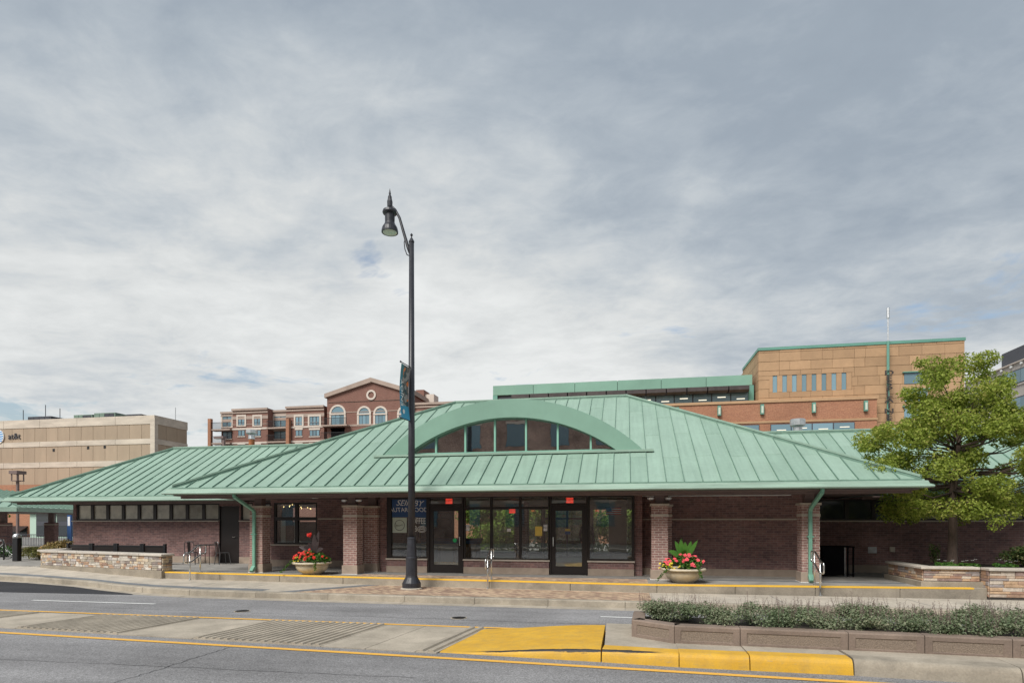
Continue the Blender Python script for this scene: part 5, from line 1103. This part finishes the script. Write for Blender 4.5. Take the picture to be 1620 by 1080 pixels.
t = thing('parking_lamp', 'square box parking lot lamp rising behind canopy at far left', 'lamp', (-43.8,36.0,-.37)); MB().box(-.07,.07,-.07,.07,0,5.0).build('pole', M['soffit'], t, local=True)
MB().box(-.36,.36,-.36,.36,5.45,5.68).build('lamp_head', M['soffit'], t, local=True)
for sx in (-1,1):
    for sy in (-1,1): MB().box(sx*.24-.03,sx*.24+.03,sy*.24-.03,sy*.24+.03,4.98,5.45).build('lamp_bar', M['soffit'], t, local=True)
MB().box(-.28,.28,-.28,.28,4.93,4.98).build('lamp_plate', M['soffit'], t, local=True)
t = thing('parking_lamp', 'angled box head lamp pole behind the left station roof', 'lamp', (-31.3,42.0,-.37)); MB().box(-.09,.09,-.09,.09,0,8.55).build('pole', M['soffit'], t, local=True); MB().box(-.75,.09,-.2,.2,8.55,8.72).build('lamp_head', M['soffit'], t, local=True); MB().box(-.7,-.2,-.17,.17,8.53,8.55).build('lens', M['lens'], t, local=True)
# ---------------------------------------------------------------- far buildings
def boxwall(mb, x0, x1, y0, y1, z0, z1): mb.box(x0, x1, y0, y1, z0, z1)
# telephone exchange: tan panels
TB = thing('tan_office_block', 'windowless tan panelled office block with pale concrete bands at left', 'building', (-80,80,-.37))
tx0, tx1, ty0, ty1 = -112, -62.7, 70.0, 76.0
MB().box(tx0,tx1,ty0,ty1,-.37,15.9).build('wall', M['mortar'], TB)
MB().box(tx0,tx1+.12,ty0-.12,ty1,-.36,6.55).build('ground_floor', M['brickold'], TB)
rows_ = [(6.6,8.95),(9.85,12.15),(13.05,14.75)]; rows_ = [(6.6,9.15),(9.95,12.1),(12.85,14.8)]
for z0, z1 in rows_:
    x = tx1
    while x > tx0+1: MB().box(x-1.92,x-.02,ty0-.1,ty0+.02,z0,z1).build('wall_panel', M['tan'], TB); x -= 1.94
    y = ty0+.03
    while y < ty1-.5: MB().box(tx1-.02,tx1+.1,y,y+1.95,z0,z1).build('wall_panel', M['tan'], TB); y += 1.98
for z0, z1 in ((9.17,9.93),(12.12,12.83),(14.82,15.98)):
    x = tx1+.16
    for i in range(8): MB().box(x-6.2,x-.02,ty0-.17,ty0+.02,z0,z1).build('concrete_band', M['tanband'], TB); x -= 6.22
    MB().box(tx1-.02,tx1+.17,ty0+.03,ty1,z0,z1).build('concrete_band', M['tanband'], TB)
MB().box(-63.2,-62.5,ty0-.2,ty0+.4,9.2,15.6).build('corner_pilaster', M['tanband'], TB)
for x, z in ((-78.9,11.6),(-73.2,11.8),(-70.5,11.85)): MB().box(x-.18,x+.18,ty0-.13,ty0,z-.2,z+.2).build('vent_opening', M['black'], TB)
for i in range(5): 
    w_ = MB().box(-88.0+i*5,-86.9+i*5,ty0-.16,ty0-.1,4.3,6.2).build('window', M['glapt'], TB); MB().box(-88.1+i*5,-86.8+i*5,ty0-.2,ty0-.1,6.2,6.4).build('lintel', M['apstone'], w_)
sg = thing('globe_emblem_sign', 'round blue and white globe emblem beside dark lettering on tan block', 'sign', (-88.6,69.8,13.8))
def disc(mb, cx, cz, r_, y0, y1, n=28): mb.ext([(cx+r_*math.cos(a*2*PI/n),y0,cz+r_*math.sin(a*2*PI/n)) for a in range(n)], (0,y1-y0,0))
mb = MB(); disc(mb,-88.3,13.72,1.02,69.72,69.86); mb.build('emblem_disc', M['white'], sg)
for i, z in enumerate((-.62,-.30,.02,.34,.64)):
    hw = math.sqrt(max(0,.95**2-z*z)); MB().ext([(-88.3-hw+hw*2*k_/8,69.70,13.72+z-.09-.10*math.cos((k_-4)/4*1.3)+.06) for k_ in range(9)]+[(-88.3+hw-hw*2*k_/8,69.70,13.72+z+.09-.10*math.cos((4-k_)/4*1.3)+.06) for k_ in range(9)], (0,.018,0)).build('emblem_stripe', mat('emblem_blue', (.08,.30,.60), .5), sg)
lettering('lettering', 'at&t', 1.25, Matrix.Translation((-85.55,69.83,13.7)) @ FRONT, M['offd'], sg, 0, .03, 1.0)
for i, (x0, x1, h, m_, lb) in enumerate(((-85.2,-81.2,.55,'offd','long dark rooftop plant room on the tan block'),(-77.3,-74.2,.55,'unit','green boxed rooftop air unit on tan block, left of the pair'),(-73.9,-70.4,.7,'unit','green boxed rooftop air unit on tan block, right of the pair'),(-68.6,-66.2,.35,'offd','low dark rooftop curb near the corner of the tan block'))):
    t = thing('rooftop_unit', lb, 'rooftop unit', (x0,71.5,15.9)); MB().box(x0,x1,71.5,73.5,15.9,16.2+h).build('unit_body', M[m_], t)
    for k_ in range(4): MB().box(x0+.15+(x1-x0-.3)*k_/4+.03,x0+.15+(x1-x0-.3)*(k_+1)/4-.03,71.46,71.5,16.1,16.1+h).build('unit_panel', M['offd' if (k_ > 1) else m_], t)
for x, h, lb in ((-86.6,2.0,'thin antenna at left of rooftop plant room'),(-82.7,2.6,'thin antenna above rooftop plant room'),(-80.2,2.0,'thin antenna right of the rooftop plant room')): tag(MB().tube([(x,72,15.9),(x,72,15.9+h)], .05, 5).build('antenna', M['offd']), lb, 'antenna', 'rooftop antennas')
tag(MB().tube([(-63.7,75,15.9),(-63.7,75,18.0)], .05, 5).build('antenna', M['galv']), 'thin whip antenna at right end of the tan block roof', 'antenna')
# apartment block (coordinates taken on the plane Y = 90)
AP = thing('apartment_block', 'red brick apartment block with stone bands, balconies and gabled bay', 'building', (-45,95,-.37)); AY = 90.0
mb = MB(); mb.box(-68.2,-65.4,AY+.9,AY+14,-.37,20.3); mb.box(-65.4,-58.8,AY,AY+14,-.37,20.55); mb.box(-58.8,-55.4,AY+1.6,AY+14,-.37,20.4); mb.box(-55.4,-48.6,AY,AY+14,-.37,20.6); mb.box(-48.6,-48.05,AY+1.0,AY+14,-.37,20.4)
awo = mb.build('wall', M['brickapt'], AP); MB().box(-33.2,-14,AY+.6,AY+14,-.37,20.5).build('wall', M['brickapt'], AP)
mb = MB(); mb.ext([(-48.05,AY,-.37),(-33.2,AY,-.37),(-33.2,AY,22.3),(-40.3,AY,24.35),(-48.05,AY,22.3)], (0,14,0)); gw = mb.build('gable_wall', M['brickapt'], AP)
for a, b_ in (((-48.35,22.45),(-40.3,24.75)),((-40.3,24.75),(-32.9,22.45))): MB().ext([(a[0],AY-.4,a[1]),(b_[0],AY-.4,b_[1]),(b_[0],AY-.4,b_[1]-.75),(a[0],AY-.4,a[1]-.65)], (0,14.6,0)).build('gable_cornice', M['apcorn'], gw)
def ring(mb, cx, cz, r0, r1, y0, y1, a0=0, a1=2*PI, n=24):
    for i in range(n):
        p = a0+(a1-a0)*i/n; q = a0+(a1-a0)*(i+1)/n; mb.ext([(cx+r_*math.cos(t_),y0,cz+r_*math.sin(t_)) for r_, t_ in ((r0,p),(r1,p),(r1,q),(r0,q))], (0,y1-y0,0))
mb = MB(); ring(mb,-40.3,22.0,.52,.82,AY-.15,AY+.05); mb.build('oculus_ring', M['apstone'], gw)
MB().box(-47.8,-33.4,AY-.06,AY+.02,21.0,21.06).build('brick_course', M['mortar'], gw)
def arched(cx, hw, z0, zs, zt, depth=.12):
    w_ = MB(); w_.box(cx-hw-.3,cx-hw,AY-depth,AY+.1,z0,zs); w_.box(cx+hw,cx+hw+.3,AY-depth,AY+.1,z0,zs); w_.box(cx-hw-.3,cx+hw+.3,AY-depth-.05,AY+.1,zs-.22,zs); ring(w_,cx,zs,hw,hw+.3,AY-depth,AY+.1,0,PI,16); w_ = w_.build('arched_window', M['apstone'], gw)
    mb = MB(); n = 14; mb.ext([(cx+hw*math.cos(PI*i/n),AY-.03,zs+hw*math.sin(PI*i/n)) for i in range(n+1)], (0,.02,0)); mb.build('pane', M['glapt'], w_)
    for k_ in range(3): MB().box(cx-hw+2*hw*k_/3+.04,cx-hw+2*hw*(k_+1)/3-.04,AY-.03,AY-.01,z0,zs-.22).build('pane', M['glapt'], w_)
    MB().box(cx-hw,cx+hw,AY-.02,AY+.005,z0,zs-.2).build('frame', M['offd'], w_)
def q_(px, py, Y=AY):      # planning helper left in: photo position -> point on this facade
    u = (px-810)/FPX; v_ = (824-py)/FPX; s_, c_ = math.sin(YAW), math.cos(YAW); t_ = Y/(c_+u*s_); return (-s_+u*c_)*t_, 1.63+v_*t_
for cxp, hwp in ((534.5,10.2),(576.3,8.3),(602,8.3),(641,9.5)):
    cx, zs = q_(cxp,653.8); x1, _ = q_(cxp+hwp,653.8); _, z0 = q_(cxp,671.5); arched(cx, x1-cx, z0, zs, zs)
def apwin(xp0, xp1, yp0, yp1, fr, Y=AY, cols=2, nm='window', trans=True):
    x0, z1 = q_(xp0,yp0,Y); x1, z0 = q_(xp1,yp1,Y); w_ = MB()
    if fr:
        f = .28; w_.wall(x0-f,x1+f,z0-f*.7,z1+f,Y-.12,Y+.02,[(x0,x1,z0,z1)])
    else: w_.box(x0-.1,x1+.1,Y-.1,Y+.02,z1+.02,z1+.32); w_.box(x0-.1,x1+.1,Y-.12,Y+.02,z0-.16,z0-.02)
    w_ = w_.build(nm, M['apstone'], awo); MB().box(x0,x1,Y-.035,Y+.02,z0,z1).build('frame', M['offd'], w_)
    zs = z0+(z1-z0)*.3 if trans and fr else None
    for k_ in range(cols):
        a = x0+(x1-x0)*k_/cols+.09; b_ = x0+(x1-x0)*(k_+1)/cols-.09
        for c, d in (((z0+.09,zs-.06),(zs+.06,z1-.09)) if zs else ((z0+.09,z1-.09),)): MB().box(a,b_,Y-.06,Y-.036,c,d).build('pane', M['glapt'], w_)
for a, b_, Y, c in ((377.0,387.5,AY,2),(402.2,412.7,AY,2),(467.8,478.3,AY,2),(490,505.8,AY,3)):
    apwin(a,b_,658.8,672.5,True,Y,c)
    for k_ in range(3): apwin(a,b_,680.2+23*k_,689.4+23*k_,False,Y,c)
def balcony(x0, x1, Yf, Yb, z):
    b_ = MB().box(x0,x1,Yf,Yb,z-.22,z).build('balcony', M['apcorn'], AP); MB().box(x0,x1,Yf,Yf+.05,z+1.05,z+1.12).build('balcony_rail', M['black'], b_)
    mb = MB(); n = int((x1-x0)/.16)
    for i in range(n+1): xx = x0+.02+(x1-x0-.04)*i/n; mb.box(xx-.018,xx+.018,Yf+.01,Yf+.04,z,z+1.06)
    mb.build('balusters', M['black'], b_)
for k_, (ya, yb) in enumerate(((658.5,675.5),(682,694.5),(705,716))):
    for xa_, xb_, Y in ((352.5,367,AY+.9),(434,455,AY+1.6)):
        apwin(xa_,xb_,ya,yb-1,k_ == 0,Y,2,'balcony_door',False)
    zf = q_(440,676.2+22*k_)[1]
    balcony(-69.3,-65.5,AY-.6,AY+.9,zf); balcony(-58.7,-54.6,AY-.5,AY+1.6,zf); balcony(-48.5,-44.0,AY-1.2,AY+.0,zf)
    if k_: apwin(524,545,680,692,False,AY,3,'balcony_door',False)
for x in (-69.3,-54.75): MB().box(x-.28,x+.28,AY-.75,AY-.2,-.37,19.0 if x < -60 else 18.6).build('balcony_pier', M['bricklib'], AP)
for x0, x1, Y, top in ((-68.25,-65.42,AY+.9,20.3),(-65.45,-58.75,AY,20.55),(-58.8,-55.42,AY+1.6,20.4),(-55.45,-48.55,AY,20.6),(-33.15,-14,AY+.6,20.5)):
    for z0, z1, m_, pr_ in ((top-.3,top+.05,'apcorn',.28),(top-.75,top-.5,'apcorn',.14),(top-1.75,top-1.2,'apcorn',.07),(17.05,17.35,'apstone',.085),(14.7,14.95,'apstone',.085),(16.0-1.0+2.9,16.0-1+3.0,'apcorn',.05)):
        MB().box(x0,x1,Y-pr_,Y+.02,z0,z1).build('stone_band', M[m_], awo)
for z0, z1 in ((17.05,17.35),(19.3,19.42)): MB().box(-48.0,-33.25,AY-.07,AY+.02,z0,z1).build('stone_band', M['apcorn'], gw)
MB().box(-34.9,-33.5,AY+6,AY+9,20.5,23.9).build('stair_tower', M['brickapt'], AP); MB().box(-33.49,-31.9,AY+6.5,AY+9,20.5,23.2).build('stair_tower', M['apstone'], AP)
# library
LB = thing('library_building', 'tan stone and orange brick civic building with green copper clerestory behind station', 'building', (8,58,-.37))
MB().box(-16,20.5,54,60,-.37,11.75).build('brick_wall', M['bricklib'], LB)
lwo = MB().box(-16,20.55,53.93,54.0,10.02,10.2).build('stone_band', M['libstone'], LB); MB().box(-16,20.6,53.9,60,11.76,11.98).build('coping', M['libstone'], LB)
for x0, x1 in ((-12,-6.5),(-5,1.5),(3,7.3),(8.1,11.3),(12.2,18.8)):
    w_ = MB().box(x0,x1,53.95,54.02,8.3,9.9).build('window', M['offd'], LB); n = max(2, round((x1-x0)/1.6))
    for i in range(n): MB().box(x0+(x1-x0)*i/n+.05,x0+(x1-x0)*(i+1)/n-.05,53.92,53.945,8.35,9.85).build('pane', M['glapt'], w_)
    for i in range(n): MB().box(x0+(x1-x0)*(i+.3)/n,x0+(x1-x0)*(i+.75)/n,53.90,53.915,9.35+.12*(i % 2),9.41+.12*(i % 2)).build('ceiling_light', M['lit'], w_)
for x in (-4.9,.2,4.5,8.0,11.5,15.6,19.6):
    s_ = MB().box(x-.14,x+.14,53.72,53.95,10.75,11.6).build('wall_light', M['libcap'], LB); MB().box(x-.08,x+.08,53.69,53.715,10.85,11.45).build('lens', M['lens'], s_)
for i in range(6): x0 = -12.54+23.67*i/6; MB().box(x0+.02,x0+23.67/6-.02,55.9,56.1,13.75,14.66).build('fascia_panel', M['libfas'], LB)
MB().ext([(-12.54,56.1,14.62),(11.13,56.1,14.62),(11.13,62,15.2),(-12.54,62,15.2)], (0,0,-.1)).build('clerestory_roof', M['libcap'], LB)
MB().box(-12.54,11.13,56.12,61.5,11.8,14.55).build('clerestory_wall', M['offd'], LB)
for x in (-12.4,10.95): MB().box(x-.14,x+.3,55.92,56.12,11.98,13.74).build('clerestory_pier', M['libcap'], LB)
MB().box(-12.5,11.1,55.85,56.12,11.98,12.2).build('clerestory_sill', M['libfas'], LB)
for i in range(12): x0 = -10.6+1.78*i; MB().ext([(x0+.05,55.3,13.05),(x0+.05,55.0,13.2),(x0+.05,55.0,13.55),(x0+.05,55.9,13.74),(x0+.05,55.9,13.1)], (1.68,0,0)).build('awning_panel', M['awn'], LB)
for i in range(14):
    x0 = -12+1.64*i; p_ = MB().box(x0+.05,x0+1.59,56.06,56.1,12.22,13.1).build('clerestory_pane', M['glapt'], LB); MB().box(x0+.5,x0+1.2,56.04,56.055,12.75-.2*(i % 2),12.82-.2*(i % 2)).build('ceiling_light', M['lit'], p_)
# stone tower, block by block
TX0, TX1, TYf = 11.45, 27.46, 55.0
MB().box(TX0+.05,TX1-.05,TYf+.12,62,-.37,16.4).build('tower_core', M['libjoint'], LB)
rnd = random.Random(17); zrow = [7.6+.79*i for i in range(12)]
WZ0, WZ1 = 12.83, 14.28
for z in zrow:
    z1 = min(z+.78, 16.5)
    x = TX0 if z > 11.3 else 20.55; zlo = max(z, 11.98) if x == TX0 else z; z = zlo
    while x < TX1-.2:
        w = rnd.choice((.85,.95,1.7,1.7,1.75)); 
        if TX1-x-w < .6: w = TX1-x
        segs = [(x, x+w)]
        for a, b_ in segs:
            if b_ > 12.35 and a < 18.95 and z1 > WZ0 and z < WZ1:
                for za, zb in ((z, min(z1, WZ0)), (max(z, WZ1), z1)):
                    if zb-za > .05: MB().box(a+.01,b_-.01,TYf-.01,TYf+.1,za+.01,zb-.01).build('facing_stone', M['libstone'], LB)
                if a < 12.34: MB().box(a+.01,12.35,TYf-.01,TYf+.1,max(z,WZ0)+.01,min(z1,WZ1)-.01).build('facing_stone', M['libstone'], LB)
                if b_ > 18.95: MB().box(18.95,b_-.01,TYf-.01,TYf+.1,max(z+.01,WZ0),min(z1-.01,WZ1)).build('facing_stone', M['libstone'], LB)
                continue
            MB().box(a+.01,b_-.01,TYf-.01-rnd.uniform(0,.015),TYf+.1,z+.01,z1-.01).build('facing_stone', M['libstone'], LB)
        x += w
    y = TYf+.11
    while y < 61.5: w = rnd.choice((.9,1.7)); MB().box(TX0-.01,TX0+.1,y+.01,y+w-.01,z+.01,z1-.01).build('facing_stone', M['libstone'], LB); y += w
for i in range(7): MB().box(20.56+.985*i,20.56+.985*(i+1)-.015,TYf-.01,TYf+.1,11.56,11.97).build('facing_stone', M['libstone'], LB)
MB().box(TX0-.06,TX1+.06,TYf-.08,62,16.5,16.74).build('copper_coping', M['libcap'], LB)
for i in range(8):
    x0 = 12.62+.79*i; w_ = MB().box(x0,x0+.36,TYf+.06,TYf+.09,WZ0,WZ1).build('slot_window', M['glapt'], LB)
    MB().box(x0+.37,x0+.78,TYf+.0,TYf+.1,WZ0+.01,WZ1-.01).build('facing_stone', M['libstone'], LB)
MB().box(12.35,12.61,TYf,TYf+.1,WZ0+.01,WZ1-.01).build('facing_stone', M['libstone'], LB)
for z in (9.8,11.25,12.65,14.1):      # green window heads on the right part of the tower
    w_ = MB().box(22.95,24.7,TYf-.06,TYf-.02,z-1.0,z-.08).build('window', M['glapt'], LB); MB().box(22.8,24.85,TYf-.22,TYf,z-.08,z).build('window_hood', M['libcap'], LB)
pl = thing('sign_mast', 'thin green mast with stacked dark DES PLAINES letters before the tan tower', 'sign', (21.5,54.4,-.37))
MB().tube([(21.5,54.4,-.37),(21.5,54.4,16.6)], .11, 8).build('mast', M['libcap'], pl); MB().tube([(21.5,54.4,16.6),(21.5,54.4,18.7)], .06, 8).build('mast_top', M['galv'], pl); MB().tube([(21.5,54.4,18.5),(21.5,54.4,19.35)], .12, 8).build('mast_cap', M['galv'], pl)
for i, chx in enumerate('DESPLAINES'): lettering('letter', chx, .60, Matrix.Translation((21.5,54.2,13.9-.452*i)) @ FRONT, M['awn'], pl, 0, .05, 1.7)
# concrete office at the right edge
OB = thing('concrete_office_block', 'pale concrete office block with dark roof box at right picture edge', 'building', (55,82,-.37)); OX = 46.0
MB().box(OX,72,74,92,-.37,20.5).build('wall', M['offc'], OB); MB().box(OX+.15,71,70.5,84.2,20.62,22.4).build('roof_box', M['offd'], OB); MB().box(OX-.25,72,73.9,92.1,20.5,20.62).build('roof_edge', M['apstone'], OB)
for k_ in range(5):
    z = 18.0-3.3*k_; MB().box(OX-.02,OX+.05,75,84.3,z,z+1.75).build('window_recess', M['offd'], OB)
    for i in range(7): w_ = MB().box(OX-.06,OX-.025,75.0+1.3*i+.04,75.0+1.3*(i+1)-.04,z+.12,z+1.6).build('pane', M['glapt'], OB)
    MB().box(OX-.12,OX+.02,74,92,z-.22,z-.04).build('floor_band', M['offc'], OB)
for i in range(7): MB().box(OX-.18,OX-.02,76+1.9*i,76.35+1.9*i,20.15,20.45).build('eave_light', M['white'], OB)
# shops and street life glimpsed below the canopy at far left
SH = thing('mint_shop', 'mint green framed shop front with dark blue sign band at far left', 'shop', (-66,60,-.37))
MB().box(-71.2,-58,60,68,-.37,5.2).build('wall', M['mint'], SH); MB().box(-71.4,-58,59.6,60.2,2.55,2.95).build('canopy_edge', M['mint'], SH)
for i in range(4):
    x0 = -70.2+3.0*i; w_ = MB().box(x0,x0+2.8,59.93,60.0,-.2,2.5).build('shop_window', M['gldark'], SH); MB().box(x0+.1,x0+2.7,59.9,59.925,1.1,1.6).build('sign_band', M['offd'], SH); MB().box(x0,x0+2.8,59.93,60.0,3.1,4.8).build('upper_window', M['glapt'], SH)
SB = thing('brick_shop', 'orange brick shop with dark awnings at far left', 'shop', (-80,62,-.37)); MB().box(-95,-71.6,63,69,-.37,6.3).build('wall', M['bricklib'], SB)
for x in (-82.6,-76.4): MB().ext([(x-1.4,62.99,.9),(x-1.4,61.8,.2),(x+1.4,61.8,.2),(x+1.4,62.99,.9)], (0,0,.12)).build('awning', M['black'], SB); MB().box(x-1.2,x+1.2,62.95,62.995,-.3,.9).build('window', M['gldark'], SB)
t = thing('street_lamp', 'small dark street lamp before the mint green shop at far left', 'street lamp', (-44.6,42,-.37)); MB().lathe([(.12,0),(.1,.6),(.06,.65),(.05,4.0)], n=8).build('pole', M['black'], t, local=True); MB().lathe([(.07,3.35),(.10,3.45),(.16,3.1),(.17,3.05)], (-.9,0,0), 10).build('shade', M['black'], t, local=True); MB().tube([(0,0,3.5),(-.5,0,3.75),(-.9,0,3.45)], .03, 6).build('arm', M['black'], t, local=True)
t = thing('parking_sign', 'tall blue parking sign left of the station corner', 'sign', (-30.1,27.6,-.37)); MB().box(-.13,.13,-.04,.04,.0,2.35).build('panel', M['blue'], t, local=True); MB().box(-.09,.06,-.046,-.041,1.75,2.25).build('panel_print', M['paper'], t, local=True)
for i in range(6):
    t = thing('railing_panel', 'grey picket railing panel beyond the shrubs at far left', 'railing', (-44+2.0*i,36,-.37), group='picket railing at far left'); MB().box(0,1.98,-.02,.02,1.0,1.05).build('rail', M['offd'], t, local=True); mb = MB()
    for k_ in range(14): mb.box(.03+.14*k_,.05+.14*k_,-.01,.01,.05,1.0)
    mb.build('pickets', M['offd'], t, local=True)
# brick block across the street, behind the camera: it is what the panes mirror
OS = thing('street_block', 'brick block across the street mirrored in the shop windows', 'building', (-6,-14,-.37)); MB().box(-45,30,-24,-12,-.37,10.9).build('wall', brick('street_block_brick', (.44,.31,.255), (.36,.245,.20), (.45,.36,.31), bump=.2), OS)
for r_ in range(3):
    for i in range(20):
        x = -43+3.7*i; w_ = MB().box(x,x+1.5,-12,-11.95,1.2+3.3*r_,3.1+3.3*r_).build('window', M['glapt'], OS); MB().box(x-.1,x+1.6,-12,-11.9,3.1+3.3*r_,3.35+3.3*r_).build('lintel', M['apstone'], w_)
struct(MB().box(-160,160,-11.9,-3.0,-.5,-.2).build('near_sidewalk', M['conc']))
